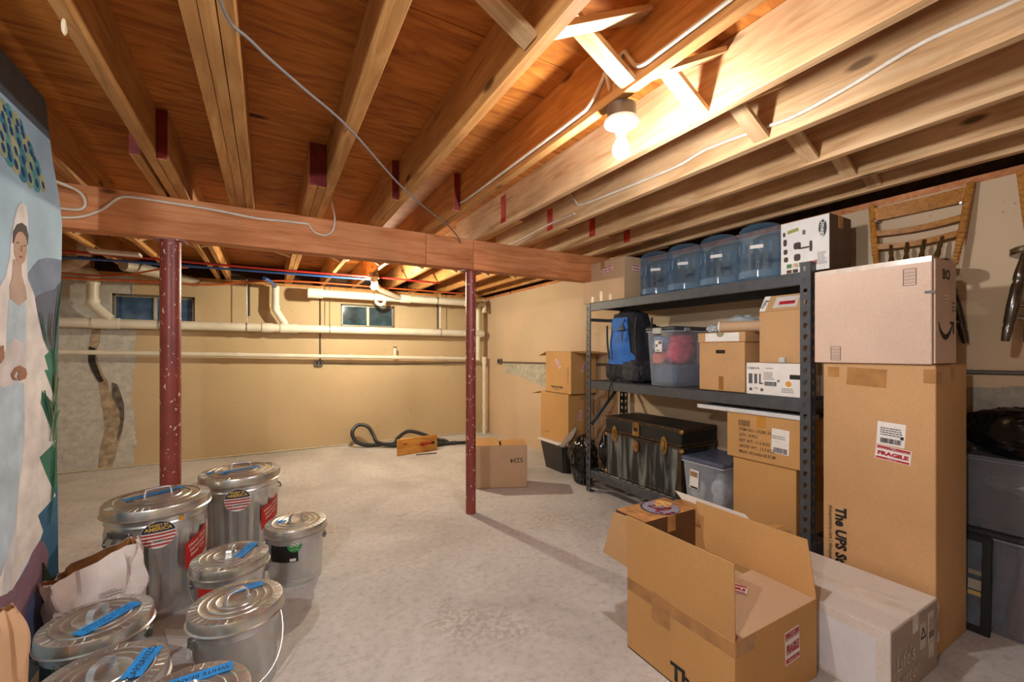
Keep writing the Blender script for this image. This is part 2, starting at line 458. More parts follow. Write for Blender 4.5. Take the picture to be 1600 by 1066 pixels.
# frames on box faces: x to the viewer's right, y up, z out of the face
def F(face, p, roll=0.0):
    if face == '-X': A = Matrix(((0, 0, -1), (-1, 0, 0), (0, 1, 0)))
    elif face == '-Y': A = Matrix(((1, 0, 0), (0, 0, -1), (0, 1, 0)))
    elif face == '+X': A = Matrix(((0, 0, 1), (1, 0, 0), (0, 1, 0)))
    else: A = Matrix.Identity(3)
    return Matrix.Translation(p) @ A.to_4x4() @ Matrix.Rotation(R(roll), 4, 'Z')
TEXTS = []
def text(t, body, size, mat, Mx, parent=None, name='lettering', warp=None, bold=0.0, align='CENTER', lift=0.0014, sx=1.0):
    TEXTS.append((t, body, size, mat, Mx @ Matrix.Translation((0, 0, lift)) if Mx is not None else None, parent, name, warp, bold, align, sx))
def flush_texts():
    objs = []
    for (t, body, size, mat, Mx, parent, name, warp, bold, align, sx) in TEXTS:
        cu = bpy.data.curves.new('t', 'FONT'); cu.body = body; cu.size = size; cu.align_x = align; cu.align_y = 'CENTER'
        cu.offset = bold; cu.resolution_u = 2; cu.fill_mode = 'FRONT'
        o = bpy.data.objects.new('t', cu); COL.objects.link(o); objs.append(o)
    dg = bpy.context.evaluated_depsgraph_get(); dg.update()
    for o, (t, body, size, mat, Mx, parent, name, warp, bold, align, sx) in zip(objs, TEXTS):
        me = bpy.data.meshes.new_from_object(o.evaluated_get(dg))
        me.name = name; me.materials.clear(); me.materials.append(mat)
        for v in me.vertices:
            v.co.x *= sx
            v.co = (Vector(warp(v.co.x, v.co.y)) if warp else (Mx @ v.co)) - t.loc
        link(name, me, parent or t.e)
        cu = o.data; bpy.data.objects.remove(o); bpy.data.curves.remove(cu)
def decal(t, Mx, w, h, mat, parent=None, name='label', th=0.0008, label=None):
    b = B(); b.obox(Mx @ Matrix.Translation((0, 0, th/2)) @ Matrix.Diagonal((w, h, th, 1)))
    return t.add(name, b, mat, parent, label)
def scribble(t, Mx, w, h, mat, parent=None, seed=1, name='handwriting', lines=1, th=0.0022, warp=None):
    rnd = random.Random(seed); b = B()
    for ln in range(lines):
        y0 = h/2 - (ln + 0.5) * h / lines; hh = h / lines * 0.72
        n = max(4, int(w / (hh * 0.55))); x = -w/2; st = w / n
        for k in range(n):
            pts = [(x + st*rnd.uniform(0, .2), y0 + hh*rnd.uniform(-.5, .5)) for _ in range(1)]
            for q in range(3): pts.append((x + st*rnd.uniform(.1, .85), y0 + hh*rnd.uniform(-.5, .5)))
            for (a, c) in zip(pts, pts[1:]):
                d = Vector((c[0]-a[0], c[1]-a[1], 0))
                if d.length < 1e-4: continue
                nrm = Vector((-d.y, d.x, 0)).normalized() * th/2
                vs = []
                for q in ((a[0]+nrm.x, a[1]+nrm.y), (a[0]-nrm.x, a[1]-nrm.y), (c[0]-nrm.x, c[1]-nrm.y), (c[0]+nrm.x, c[1]+nrm.y)):
                    vs.append(b.bm.verts.new(warp(*q) if warp else Mx @ Vector((q[0], q[1], 0.0016))))
                b.bm.faces.new(vs)
            x += st
    return t.add(name, b, mat, parent)
def barcode(t, Mx, w, h, parent=None, seed=3, n=18, mat=None):
    rnd = random.Random(seed); b = B(); x = -w/2
    while x < w/2:
        bw = w / n * rnd.choice((0.3, 0.5, 0.8)); bw = min(bw, w/2 - x)
        if bw > 0: b.obox(Mx @ Matrix.Translation((x + bw/2, 0, 0.0012)) @ Matrix.Diagonal((bw, h, 0.0006, 1)))
        x += bw + w / n * rnd.choice((0.3, 0.5))
    return t.add('barcode', b, mat or M['ink'], parent)
def print_lines(t, Mx, w, h, n, parent=None, seed=2, mat=None, fill=0.4):
    """lines of print too small to read: rows of short dashes"""
    rnd = random.Random(seed); b = B()
    for k in range(n):
        y = h/2 - (k + 0.5) * h / n; x = -w/2; end = w/2 * rnd.uniform(0.3, 1)
        while x < end:
            L = rnd.uniform(0.04, 0.14) * w
            b.obox(Mx @ Matrix.Translation((min(x + L/2, w/2), y, 0.0012)) @ Matrix.Diagonal((L, h/n*fill, 0.0005, 1)))
            x += L + 0.03 * w
    return t.add('small_print', b, mat or M['grey_ink'], parent)
def fragile(t, Mx, w, h, parent=None):
    p = decal(t, Mx, w, h, M['paper'], parent, 'fragile_sticker', label='red and white fragile sticker')
    up = lambda y: Mx @ Matrix.Translation((0, y, 0.0008))
    decal(t, up(h*0.35), w*0.94, h*0.22, M['red'], p, 'sticker_band', 0.0005)
    decal(t, up(-h*0.39), w*0.94, h*0.14, M['red'], p, 'sticker_band', 0.0005)
    text(t, 'FRAGILE', h*0.36, M['red'], up(-h*0.06), p, bold=0.0015*h/0.07, sx=w/(h*0.36*4.3))
    text(t, 'PLEASE', h*0.10, M['paper'], up(h*0.405), p, lift=0.0018)
    text(t, 'HANDLE WITH CARE', h*0.11, M['paper'], up(h*0.295), p, lift=0.0018, sx=w/(h*1.12))
    text(t, 'THANK YOU', h*0.09, M['paper'], up(-h*0.39), p, lift=0.0018)
    return p

# ------------------------------------------------------------ room shell
XL, XR, YB, YF = -2.60, 3.12, -1.70, 6.36      # left, right, rear (behind the camera), back wall
ZJ, ZP = 2.193, 2.428                          # underside of joists, underside of subfloor
ZW = 2.155                                     # top of concrete walls
b = B(); b.box(XL-.3, XR+.3, YB-.3, YF+.3, -0.15, 0.0); floor = struct('floor', b, M['floor'])
WINS = [(-1.515, -0.757, 1.640, 1.955), (0.884, 1.630, 1.650, 1.970)]
b = B(); xs = [XL-.25] + [q for wn in WINS for q in wn[:2]] + [XR+.25]
for i in range(0, len(xs), 2): b.box(xs[i], xs[i+1], YF, YF+.25, 0, ZW)
for (x0, x1, z0, z1) in WINS:
    b.box(x0, x1, YF, YF+.25, 0, z0); b.box(x0, x1, YF, YF+.25, z1, ZW)
wall_back = struct('wall_back', b, M['wall_back'])
b = B(); b.box(XR, XR+.25, YB-.25, YF, 0, ZW); wall_right = struct('wall_right', b, M['wall_right'])
b = B(); b.box(XL-.25, XL, YB-.25, YF, 0, ZW); wall_left = struct('wall_left', b, M['wall_plain'])
b = B(); b.box(XL, XR, YB-.25, YB, 0, ZW); wall_rear = struct('wall_rear', b, M['wall_plain'])
# bare-concrete repair, crack and damp streak on the left of the back wall
def blob(pts, Mx, d, m, name, parent):
    b = B(); b.prism(pts, Mx, d); return struct(name, b, m, parent)
FB = Matrix.Translation((0, YF, 0)) @ Matrix(((1, 0, 0), (0, 0, -1), (0, 1, 0))).to_4x4()   # (x, z) on the back wall, out = -Y
blob([(-1.66, 1.60), (-1.60, 1.60), (-1.60, 1.40), (-1.63, 1.33), (-1.62, 1.2), (-1.58, 1.06), (-1.54, .98), (-1.52, .86), (-1.45, .80), (-1.40, .6), (-1.41, .42), (-1.46, .2), (-1.50, .02), (-1.62, .02), (-1.60, .2), (-1.56, .45), (-1.58, .7), (-1.61, .95), (-1.66, 1.1), (-1.69, 1.25), (-1.68, 1.45)],
     FB, .004, flat('#b3a084', .9, var=.25, scale=14, bmp=.4), 'mortar_patch', wall_back)
blob([(-1.69, 1.36), (-1.64, 1.34), (-1.64, 1.2), (-1.60, 1.06), (-1.57, .98), (-1.60, .96), (-1.63, 1.0), (-1.67, 1.1), (-1.70, 1.2)],
     FB, .007, flat('#3a332d', .9, var=.3, bmp=.5), 'crack', wall_back)
blob([(-1.50, .96), (-1.46, .94), (-1.43, .84), (-1.40, .7), (-1.40, .55), (-1.42, .4), (-1.455, .3), (-1.46, .36), (-1.435, .5), (-1.43, .62), (-1.46, .7), (-1.50, .8)],
     FB, .007, flat('#6a6359', .9, var=.3, bmp=.5), 'crack', wall_back)
# pale repair patch on the right wall near the far corner
FR = Matrix.Translation((XR, 0, 0)) @ Matrix(((0, 0, -1), (1, 0, 0), (0, 1, 0))).to_4x4()
blob([(5.72, 1.12), (5.70, .98), (5.2, .95), (4.9, .88), (4.60, .84), (4.58, 1.13)], FR, .003, flat('#b6b3a0', .9, var=.15, bmp=.3), 'mortar_patch', wall_right)
b = B(); b.tube([(XL, YF-.008, .012), (-1, YF-.008, .010), (1, YF-.008, .012), (XR-.05, YF-.008, .010)], .009, 6)
struct('baseboard_back', b, flat('#cfc4a4', .6))
# windows
pane_m = flat('#3b5560', 0.08, var=0.3, scale=7, spec=0.8)
pane_b = flat('#3c6488', 0.08, var=0.3, scale=7, spec=0.8)
for i, (x0, x1, z0, z1) in enumerate(WINS):
    b = B(); fr = .022; y0, y1 = YF+.05, YF+.085
    b.box(x0, x1, y0, y1, z0, z0+fr); b.box(x0, x1, y0, y1, z1-fr, z1)
    b.box(x0, x0+fr, y0, y1, z0, z1); b.box(x1-fr, x1, y0, y1, z0, z1)
    wo = struct('window_%d' % (i+1), b, flat('#6b6154', .6))
    xm = (x0+x1)/2
    b = B(); b.box(xm-.011, xm+.011, y0-.006, y1, z0+fr, z1-fr); struct('mullion', b, flat('#b9b4a6', .4, .3), wo)
    for (a, c) in ((x0+fr, xm-.011), (xm+.011, x1-fr)):
        b = B(); b.box(a, c, y0+.012, y0+.018, z0+fr, z1-fr); struct('pane', b, pane_b if i == 0 else pane_m, wo)
        b = B(); bw = .007
        for q in ((a, a+bw, z0+fr, z1-fr), (c-bw, c, z0+fr, z1-fr), (a, c, z0+fr, z0+fr+bw), (a, c, z1-fr-bw, z1-fr)): b.box(q[0], q[1], y0+.004, y0+.012, q[2], q[3])
        struct('sash', b, flat('#b2aa98', .4, .3), wo)
    b = B(); b.box(x0-.05, x1+.05, YF+.25, YF+.27, z0-.1, ZW); struct('window_well', b, flat('#2a2f33', .9), wo)
# ------------------------------------------------------------ ceiling: subfloor, sheets, joists, bridging
b = B(); b.box(XL-.3, XR+.3, YB-.3, YF+.3, ZP+.02, ZP+.06); ceiling = struct('ceiling', b, flat('#3a2412', .9))
ys = [-1.70-.3, -1.05, .17, 1.39, 2.61, 3.83, 5.05, 6.27, YF+.3]
sheet_cache = {}
for j in range(len(ys)-1):
    xs = [XL-.3] + ([-2.05, .300, 2.641] if j % 2 else [-.89, 1.464]) + [XR+.3]
    for a, c in zip(xs, xs[1:]):
        L, W = round(c-a-.004, 3), round(ys[j+1]-ys[j]-.004, 3)
        if (L, W) not in sheet_cache:
            b = B(); b.box(-L/2, L/2, -W/2, W/2, 0, .018); sheet_cache[(L, W)] = b.mesh('plywood_sheet', M['ply'])
        link('plywood_sheet', sheet_cache[(L, W)], ceiling, ((a+c)/2, (ys[j]+ys[j+1])/2, ZP + random.uniform(0, .0015)))
JW = .040
def joist_mesh(L, m):
    b = B(); b.box(-JW/2, JW/2, -L/2, L/2, 0, ZP-ZJ, .002); return b.mesh('joist', m)
near_len = 3.55 - (YB - .2); far_len = 6.55 - 2.54
jn = joist_mesh(near_len, M['joist']); jn2 = joist_mesh(near_len, M['joist_pale']); jf = joist_mesh(far_len, M['joist'])
near_x = [-2.05, -1.67, -1.27, -.89, -.467, -.178, -.1365, -.094, .300, .695, 1.085, 1.464, 1.860, 2.267, 2.641, 2.925]
for x in near_x:
    link('joist', jn2 if x > 1.3 else jn, ceiling, (x, (3.55 + YB - .2)/2, ZJ))
far_x = [-2.095, -1.715, -1.315, -.935, -.5235, -.4245, .2155, .258, .6535, 1.041, 1.506, 1.902, 2.309, 2.683, 2.967]
b = B(); b.box(-JW/2+.001, JW/2-.001, -.0015, 0, 0.002, ZP-ZJ-.004); red_end = b.mesh('painted_end', M['red_paint'])
for x in far_x:
    o = link('joist', jf, ceiling, (x, (6.55 + 2.54)/2, ZJ))
    link('painted_end', red_end, o, (0, -far_len/2 - .0002, 0))
# red stripes painted on the side of the near joists where the far ones end
for x, z0, z1 in ((1.464, 2.21, 2.40), (1.860, 2.21, 2.37), (2.267, 2.22, 2.36), (2.641, 2.22, 2.35)):
    b = B(); b.box(x-JW/2-.0012, x-JW/2+.0005, 2.63, 2.70, z0, z1); struct('paint_mark', b, flat('#c23a30', .6, var=.3), ceiling)
def strut_mesh(L):
    b = B(); b.box(-L/2, L/2, -.032, .032, -.0095, .0095, .001); return b.mesh('bridging_strut', M['strut'])
sm = {}
def strut(x0, z0, x1, z1, y):
    L = round(math.hypot(x1-x0, z1-z0), 2)
    if L not in sm: sm[L] = strut_mesh(L)
    o = link('bridging_strut', sm[L], ceiling, ((x0+x1)/2, y, (z0+z1)/2))
    o.rotation_euler = (0, -math.atan2(z1-z0, x1-x0), 0)
row = [.300, .695, 1.085, 1.464, 1.860, 2.267, 2.641, 2.925]
for a, c in zip(row, row[1:]):
    strut(a+JW/2, ZJ+.02, c-JW/2, ZP-.03, 1.00); strut(a+JW/2, ZP-.03, c-JW/2, ZJ+.02, 1.075)
frow = [-2.095, -1.715, -1.315, -.935, -.5235, .2155, .6535, 1.041, 1.506, 1.902, 2.309, 2.683]
for a, c in zip(frow, frow[1:]):
    strut(a+JW/2, ZJ+.02, c-JW/2, ZP-.03, 4.55); strut(a+JW/2, ZP-.03, c-JW/2, ZJ+.02, 4.62)
# sill plates and rim boards on top of the walls
b = B(); b.box(XR, XR+.14, YB, YF+.2, ZW, ZJ-.002); struct('sill_plate', b, M['beam'], ceiling)
b = B(); b.box(XL-.3, XR+.3, YF, YF+.14, ZW, ZJ-.002); struct('sill_plate', b, M['joist'], ceiling)
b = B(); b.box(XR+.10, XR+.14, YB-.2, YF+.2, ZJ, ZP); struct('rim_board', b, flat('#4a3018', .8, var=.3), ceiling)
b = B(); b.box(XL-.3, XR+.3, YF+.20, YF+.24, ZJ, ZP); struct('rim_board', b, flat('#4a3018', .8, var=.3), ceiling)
b = B(); b.box(XL-.14, XL-.1, YB-.2, YF+.2, ZW, ZP); struct('rim_board', b, M['joist'], ceiling)
b = B(); b.box(XL-.3, XR+.3, YB-.24, YB-.2, ZW, ZP); struct('rim_board', b, M['joist'], ceiling)
# doubled header under the joists at the far left
b = B(); b.box(-1.10, -1.06, 1.2, 3.13, 2.02, ZJ-.003, .002); struct('header_board', b, M['beam'], ceiling)
b = B(); b.box(-1.055, -1.015, 1.2, 3.13, 2.06, ZJ-.003, .002); struct('header_board', b, M['joist'], ceiling)
# ------------------------------------------------------------ beam and posts
t = T('support_beam', 'long reddish built-up wooden beam crossing the room on two red posts', 'beam', (0, 3.19, 1.957))
for (a, c) in ((XL+.01, 1.0345), (1.0365, 1.4240), (1.4260, XR-.01)):
    b = B(); b.box(a, c, 3.130, 3.168, 1.957, ZJ-.001, .002); t.add('beam_board', b, M['beam'])
for y, cut in ((3.1685, .2), (3.2070, 2.1)):
    for (a, c) in ((XL+.01, cut-.001), (cut+.001, XR-.01)):
        b = B(); b.box(a, c, y, y+.038, 1.957, ZJ-.001, .002); t.add('beam_board', b, M['beam'])
def post(x, y, r, label):
    t = T('steel_post', label, 'post', (x, y, 0), 'red support posts')
    b = B(); b.lathe([(r, .0), (r, .25), (r, 1.0), (r, 1.947)], 28, Matrix.Translation((x, y, 0))); t.add('shaft', b, M['post'], smooth=40)
    b = B(); b.box(x-.075, x+.075, y-.056, y+.056, 1.947, 1.957, .001); t.add('top_plate', b, M['post'])
    return t
post(-.495, 3.19, .0505, 'red speckled steel post behind the galvanized trash cans')
post(1.428, 3.19, .0405, 'red steel post standing alone in the middle of the floor')

# ------------------------------------------------------------ lamps
def lamp(x, y, ztop, label, power):
    t = T('ceiling_bulb', label, 'lamp', (x, y, ztop), 'bare ceiling bulbs')
    b = B(); b.lathe([(0, 0), (.052, 0), (.052, -.045), (.048, -.05), (0, -.05)], 24, Matrix.Translation((x, y, ztop))); t.add('junction_box', b, flat('#6b6159', .5, .5), smooth=30)
    b = B(); b.lathe([(0, -.050), (.060, -.050), (.063, -.056), (.060, -.063), (.040, -.070), (.026, -.078), (.021, -.092), (.019, -.1), (0, -.1)], 28, Matrix.Translation((x, y, ztop))); t.add('lamp_holder', b, flat('#e9e6df', .25), smooth=40)
    z = ztop - .1
    b = B(); b.lathe([(.0135, z), (.015, z-.008), (.016, z-.016), (.0175, z-.022)], 20, Matrix.Translation((x, y, 0))); t.add('bulb_neck', b, flat('#dddcd8', .4), smooth=40)
    b = B(); b.lathe([(.0175, z-.022), (.022, z-.032), (.028, z-.044), (.030, z-.056), (.0285, z-.068), (.022, z-.079), (.012, z-.0855), (0, z-.087)], 24, Matrix.Translation((x, y, 0)))
    t.add('bulb', b, emit('bulb_light', power[1], power[0]), smooth=60)
    return t
lamp(1.118, 1.165, ZJ-.002, 'lit bare bulb hanging in the foreground under the joists', BULB_NEAR)
lamp(1.041, 5.00, ZJ-.002, 'lit bare bulb beyond the beam near the white drain pipe', BULB_FAR)
lamp(-.89, .10, ZJ-.002, 'added unseen fill bulb left of the camera, outside the picture', BULB_FILL)  # extra lamp added out of view to lift the dim areas
# ------------------------------------------------------------ pipes along the back wall
PV = M['pvc']
def pipe(t, pts, r, name='pipe', m=None, seg=14, parent=None): 
    b = B(); b.tube(pts, r, seg); return t.add(name, b, m or PV, parent, smooth=45)
def coupling(t, p0, p1, r, name='coupling', m=None):
    b = B(); b.cyl(p0, p1, r, seg=16); return t.add(name, b, m or PV, smooth=40)
YP = 6.20
zl = lambda x: 1.611 - (x + 1.89) * .0046
t = T('drain_pipe', 'thick white main drain pipe running along the back wall under the windows', 'pipe', (0, YP, 1.6))
pipe(t, [(XL+.02, YP, zl(XL)), (XR-.13, YP, zl(3))], .052)
for x0, x1 in ((-1.62, -1.40), (-.06, .06), (.14, .34), (2.86, 2.96)): coupling(t, (x0, YP, zl(x0)), (x1, YP, zl(x1)), .060, 'fitting')
pipe(t, crv([(-1.62, YP, 2.10), (-1.62, YP, 1.86), (-1.60, YP, 1.79), (-1.48, YP, 1.655)], 5), .050, 'riser')
coupling(t, (-1.62, YP, 2.10), (-1.62, YP, 2.02), .060); coupling(t, (-1.62, YP, 1.86), (-1.615, YP, 1.82), .058)
pipe(t, crv([(.09, YP, 2.13), (.09, YP, 1.86), (.11, YP, 1.80), (.20, YP, 1.645)], 5), .042, 'riser')
coupling(t, (.09, YP, 1.88), (.092, YP, 1.84), .049)
for x in (-1.06, -.22, .72, 2.27):
    b = B(); b.tube([(x, YP + .058*math.sin(a), zl(x) + .058*math.cos(a)) for a in [2*math.pi*k/16 for k in range(16)]], .004, 6, closed=True)
    h = t.add('hanger', b, M['steel'], smooth=60)
    b = B(); b.cyl((x, YP, zl(x)+.058), (x, YP, 2.19), .0045, seg=6); t.add('hanger_rod', b, M['steel'], h)
t = T('drain_pipe', 'thin white drain pipe sloping along the back wall below the main drain', 'pipe', (0, 6.24, 1.25))
zs = lambda x: 1.300 - (x + 1.89) * .0232
pipe(t, [(XL+.02, 6.24, zs(XL)), (2.93, 6.24, zs(2.93))], .026)
for x in (-.30, 1.00, 1.60, 2.3): coupling(t, (x-.03, 6.24, zs(x-.03)), (x+.03, 6.24, zs(x+.03)), .031)
pipe(t, [(1.60, 6.24, zs(1.6)), (1.60, 6.24, 1.36)], .022, 'stub')
coupling(t, (1.60, 6.24, 1.36), (1.60, 6.24, 1.372), .028, 'cap', M['black'])
t = T('drain_pipe', 'white drain pipe high under the joists in front of the small window', 'pipe', (1.6, 6.05, 2.09))
YU = 6.02
pipe(t, [(.50, YU, 2.05), (2.72, YU, 2.045)], .050)
coupling(t, (.44, YU, 2.05), (.62, YU, 2.05), .066, 'cleanout'); coupling(t, (1.62, YU, 2.048), (1.76, YU, 2.048), .059, 'fitting'); coupling(t, (2.6, YU, 2.045), (2.72, YU, 2.045), .059, 'fitting')
pipe(t, crv([(1.02, 4.9, 2.10), (1.22, 5.5, 2.085), (1.56, 5.95, 2.055), (1.66, YU, 2.048)], 5), .035, 'branch')
for x in (1.25, 2.15):
    b = B(); b.tube([(x, YU + .058*math.sin(a), 2.048 + .058*math.cos(a)) for a in [2*math.pi*k/16 for k in range(16)]], .004, 6, closed=True); t.add('hanger', b, M['steel'], smooth=60)
b = B(); b.tube([(1.33 + .06*math.cos(a), 5.96, 2.0 + .06*math.sin(a)) for a in [R(175 + 190*k/14) for k in range(15)]], .022, 10); t.add('trap', b, PV, smooth=50)
t = T('vent_pipe', 'white vertical pipe with a trap in the far corner behind the post', 'pipe', (3.0, 6.20, 0))
pipe(t, [(3.01, 6.20, 0), (3.01, 6.20, 1.14)], .030); coupling(t, (3.01, 6.20, 1.10), (3.01, 6.20, 1.22), .038, 'fitting')
coupling(t, (3.01, 6.20, .40), (3.01, 6.20, .46), .036); coupling(t, (3.01, 6.20, .06), (3.01, 6.20, .12), .036)
pipe(t, [(2.90, 6.20, 1.17), (2.90, 6.20, 1.98)], .034, 'upper_pipe'); coupling(t, (2.90, 6.20, 1.52), (2.90, 6.20, 1.58), .040)
b = B(); b.tube(crv([(2.90, 6.20, 1.98), (2.91, 6.19, 2.04), (2.95, 6.17, 2.06), (2.985, 6.15, 2.02), (2.985, 6.15, 1.92)], 5), .036, 12); t.add('trap', b, PV, smooth=50)
pipe(t, [(3.0, 6.2, 1.98), (3.0, 6.2, 2.13)], .034, 'standpipe')
# dirty pipes and duct by the left of the back wall
t = T('waste_pipe', 'grimy elbow pipe under the joists above the left riser', 'pipe', (-1.6, 5.6, 2.1))
pipe(t, crv([(XL+.05, 5.75, 2.11), (-1.95, 5.75, 2.12), (-1.72, 5.72, 2.13), (-1.56, 5.66, 2.19), (-1.53, 5.62, 2.32), (-1.53, 5.62, 2.42)], 5), .055, m=M['pvc_dirty'])
coupling(t, (-1.85, 5.75, 2.12), (-1.74, 5.735, 2.128), .064, 'fitting', M['pvc_dirty'])
pipe(t, crv([(-1.62, 6.20, 2.10), (-1.62, 6.18, 2.14), (-1.68, 6.0, 2.15), (-1.8, 5.8, 2.12)], 5), .05, 'branch', M['pvc_dirty'])
t = T('vent_duct', 'grey flexible duct slanting under the joists left of the red post', 'duct', (-1.0, 5.6, 2.1))
cs = crv([(-1.20, 5.42, 2.13), (-1.10, 5.58, 2.13), (-.92, 5.85, 2.12), (-.72, 6.2, 2.11)], 10)
pipe(t, cs, [.052 + .006*(k % 2) for k in range(len(cs))], 'hose', flat('#a89f8e', .5, .2))
solo('duct_flange', B().box(-1.35, -1.0, 5.0, 5.12, 2.165, 2.19, .002), flat('#cfc9bb', .5), 'white metal strip under the joists near the grimy elbow', 'strip', (-1.17, 5.06, 2.165))
def line(name, pts, r, m, label, cat='pipe', n=5, seg=8, group=None):
    b = B(); b.tube(crv(pts, n), r, seg); return solo(name, b, m, label, cat, tuple(pts[0]), group, smooth=60)
RED, BLU, ORA = flat('#a3261f', .4), flat('#274f8c', .4), flat('#b8551f', .4)
line('water_pipe', [(XL+.1, 5.20, 2.165), (-1.3, 5.19, 2.178), (0, 5.21, 2.172), (1.2, 5.2, 2.178), (1.9, 5.2, 2.172)], .011, RED, 'red plastic water pipe strung under the far joists')
line('water_pipe', [(XL+.1, 5.29, 2.125), (-1.4, 5.28, 2.14), (-1.0, 5.28, 2.148), (0, 5.29, 2.152), (1.0, 5.28, 2.158), (1.04, 5.28, 2.16)], .011, BLU, 'long blue plastic water pipe beside the red one')
line('water_pipe', [(-1.5, 5.34, 2.165), (-.9, 5.34, 2.15), (.2, 5.33, 2.17), (.85, 5.33, 2.165)], .009, BLU, 'thin second blue water pipe just behind the long blue one')
line('water_pipe', [(XL+.1, 5.92, 2.04), (-1.75, 5.92, 2.035), (-1.2, 5.92, 2.05), (-.6, 5.92, 2.055), (-.2, 5.92, 2.12), (.3, 5.9, 2.165), (1.5, 5.9, 2.165), (2.75, 5.9, 2.16)], .011, ORA, 'long orange plastic pipe near the top of the back wall')
line('water_pipe', [(-1.9, 5.6, 2.06), (-1.5, 5.6, 2.035), (-1.2, 5.5, 2.05), (-.9, 5.45, 2.13), (-.7, 5.45, 2.16)], .009, ORA, 'thin orange plastic pipe curling left of the red post')
line('water_pipe', [(-.03, 5.4, 2.10), (.03, 5.7, 2.11), (.09, YP, 2.125)], .020, BLU, 'short thick blue pipe joining the middle riser')
# black conduits and boxes on the walls
def conduit(x, z0, z1, label):
    b = B(); b.cyl((x, YF-.012, z0), (x, YF-.012, z1), .009, seg=8); solo('conduit', b, flat('#4b4640', .6), label, 'conduit', (x, YF-.012, z0), smooth=60)
conduit(.62, 1.17, 2.15, 'dark vertical conduit dropping to the outlet on the back wall')
conduit(-.20, 1.75, 2.15, 'short dark vertical conduit on the back wall above the main drain')
conduit(2.28, 1.62, 2.05, 'short dark vertical conduit right of the small window')
def outlet(p, face, label):
    t = T('outlet_box', label, 'outlet', p); Mx = F(face, p)
    b = B(); b.obox(Mx @ Matrix.Translation((0, 0, .02)) @ Matrix.Diagonal((.10, .075, .04, 1)), .004); t.add('box', b, flat('#75706a', .45, .5))
    b = B()
    for sx in (-.022, .022): b.obox(Mx @ Matrix.Translation((sx, 0, .041)) @ Matrix.Diagonal((.030, .038, .004, 1)), .003)
    t.add('receptacle', b, M['black'])
outlet((.60, YF, 1.145), '-Y', 'small grey outlet box under the conduit on the back wall')
outlet((XR, 5.84, 1.155), '-X', 'small grey outlet box on the right wall near the far corner')
b = B(); b.tube(crv([(.65, YF-.012, 1.145), (1.6, YF-.012, 1.12), (2.9, YF-.012, 1.13)], 4), .007, 6); solo('conduit', b, flat('#6f675c', .6), 'thin horizontal conduit along the back wall from the outlet', 'conduit', (.65, YF, 1.14), smooth=60)
b = B(); b.tube([(XR-.012, 5.80, 1.142), (XR-.012, 3.0, 1.17), (XR-.012, .1, 1.205)], .011, 8); solo('conduit', b, flat('#6f6a63', .5, .4), 'long horizontal conduit along the right wall', 'conduit', (XR-.012, 5.8, 1.14), smooth=60)
# ------------------------------------------------------------ cables
YC = 3.122
line('electric_cable', [(-1.05, YC, 1.995), (-.94, YC, 2.002), (-.853, YC, 2.022), (-.777, YC, 2.072), (-.709, YC, 2.146), (-.64, YC, 2.16), (-.503, YC, 2.157), (-.292, YC, 2.151), (-.062, YC, 2.133), (.078, YC, 2.138), (.234, YC, 2.141)], .0075, M['cable_white'], 'white cable clipped along the left of the wooden beam', 'cable')
line('electric_cable', [(.234, YC, 2.141), (.262, YC, 2.10), (.296, YC, 2.082), (.343, YC, 2.082), (.383, YC, 2.12), (.395, YC, 2.2), (.378, YC+.01, 2.30), (.37, YC+.02, 2.40)], .0065, M['cable_white'], 'white cable looping over the beam beside a joist', 'cable')
line('electric_cable', [(-.97, 2.2, 2.14), (-.97, 2.6, 2.15), (-.95, 2.95, 2.16), (-.86, 3.08, 2.14), (-.845, YC, 2.09), (-.87, YC, 2.055), (-.95, YC, 2.05)], .0075, M['cable_white'], 'white cable curving onto the beam beside the mural', 'cable')
line('electric_cable', [(-.14, .6, 2.184), (-.107, 1.285, 2.184), (-.036, 1.423, 2.176), (.095, 1.568, 2.17), (.279, 1.793, 2.182), (.577, 2.213, 2.172), (.85, 2.55, 2.172), (1.094, 2.832, 2.182), (1.262, 3.066, 2.18), (1.31, 3.118, 2.15)], .0048, M['cable_grey'], 'grey cable strung diagonally across the underside of the joists', 'cable')
x8 = 1.860 - JW/2 - .007
line('electric_cable', [(x8, .1, 2.30), (x8, .346, 2.290), (x8, .551, 2.295), (x8, .75, 2.262), (x8, .939, 2.243), (x8, 1.094, 2.255), (x8, 1.343, 2.272), (x8, 1.53, 2.255), (x8, 2.009, 2.272), (x8, 2.287, 2.290), (x8, 2.35, 2.33), (x8, 2.40, 2.40)], .008, M['cable_white'], 'white cable stapled along the joist right of the near bulb', 'cable')
line('electric_cable', [(x8, 2.36, 2.25), (x8, 2.7, 2.255), (x8, 3.0, 2.24), (x8, 3.4, 2.235)], .007, M['cable_white'], 'white cable on a joist running back towards the beam', 'cable')
x6 = 1.085 - JW/2 - .007
line('electric_cable', [(x6, .3, 2.226), (x6, .888, 2.228), (x6, 1.015, 2.235), (x6, 1.06, 2.28), (x6, 1.087, 2.323), (x6, 1.117, 2.308), (x6+.01, 1.14, 2.25), (x6+.02, 1.16, 2.20)], .0075, M['cable_white'], 'white cable bending down to the near bulb from the camera side', 'cable')
line('electric_cable', [(x6+.02, 1.17, 2.21), (x6, 1.18, 2.30), (x6, 1.20, 2.285), (x6, 1.27, 2.232), (x6, 1.387, 2.224), (x6, 2.051, 2.228), (x6, 2.4, 2.232), (x6, 2.52, 2.24)], .0075, M['cable_white'], 'white cable running along the joist behind the near bulb', 'cable')

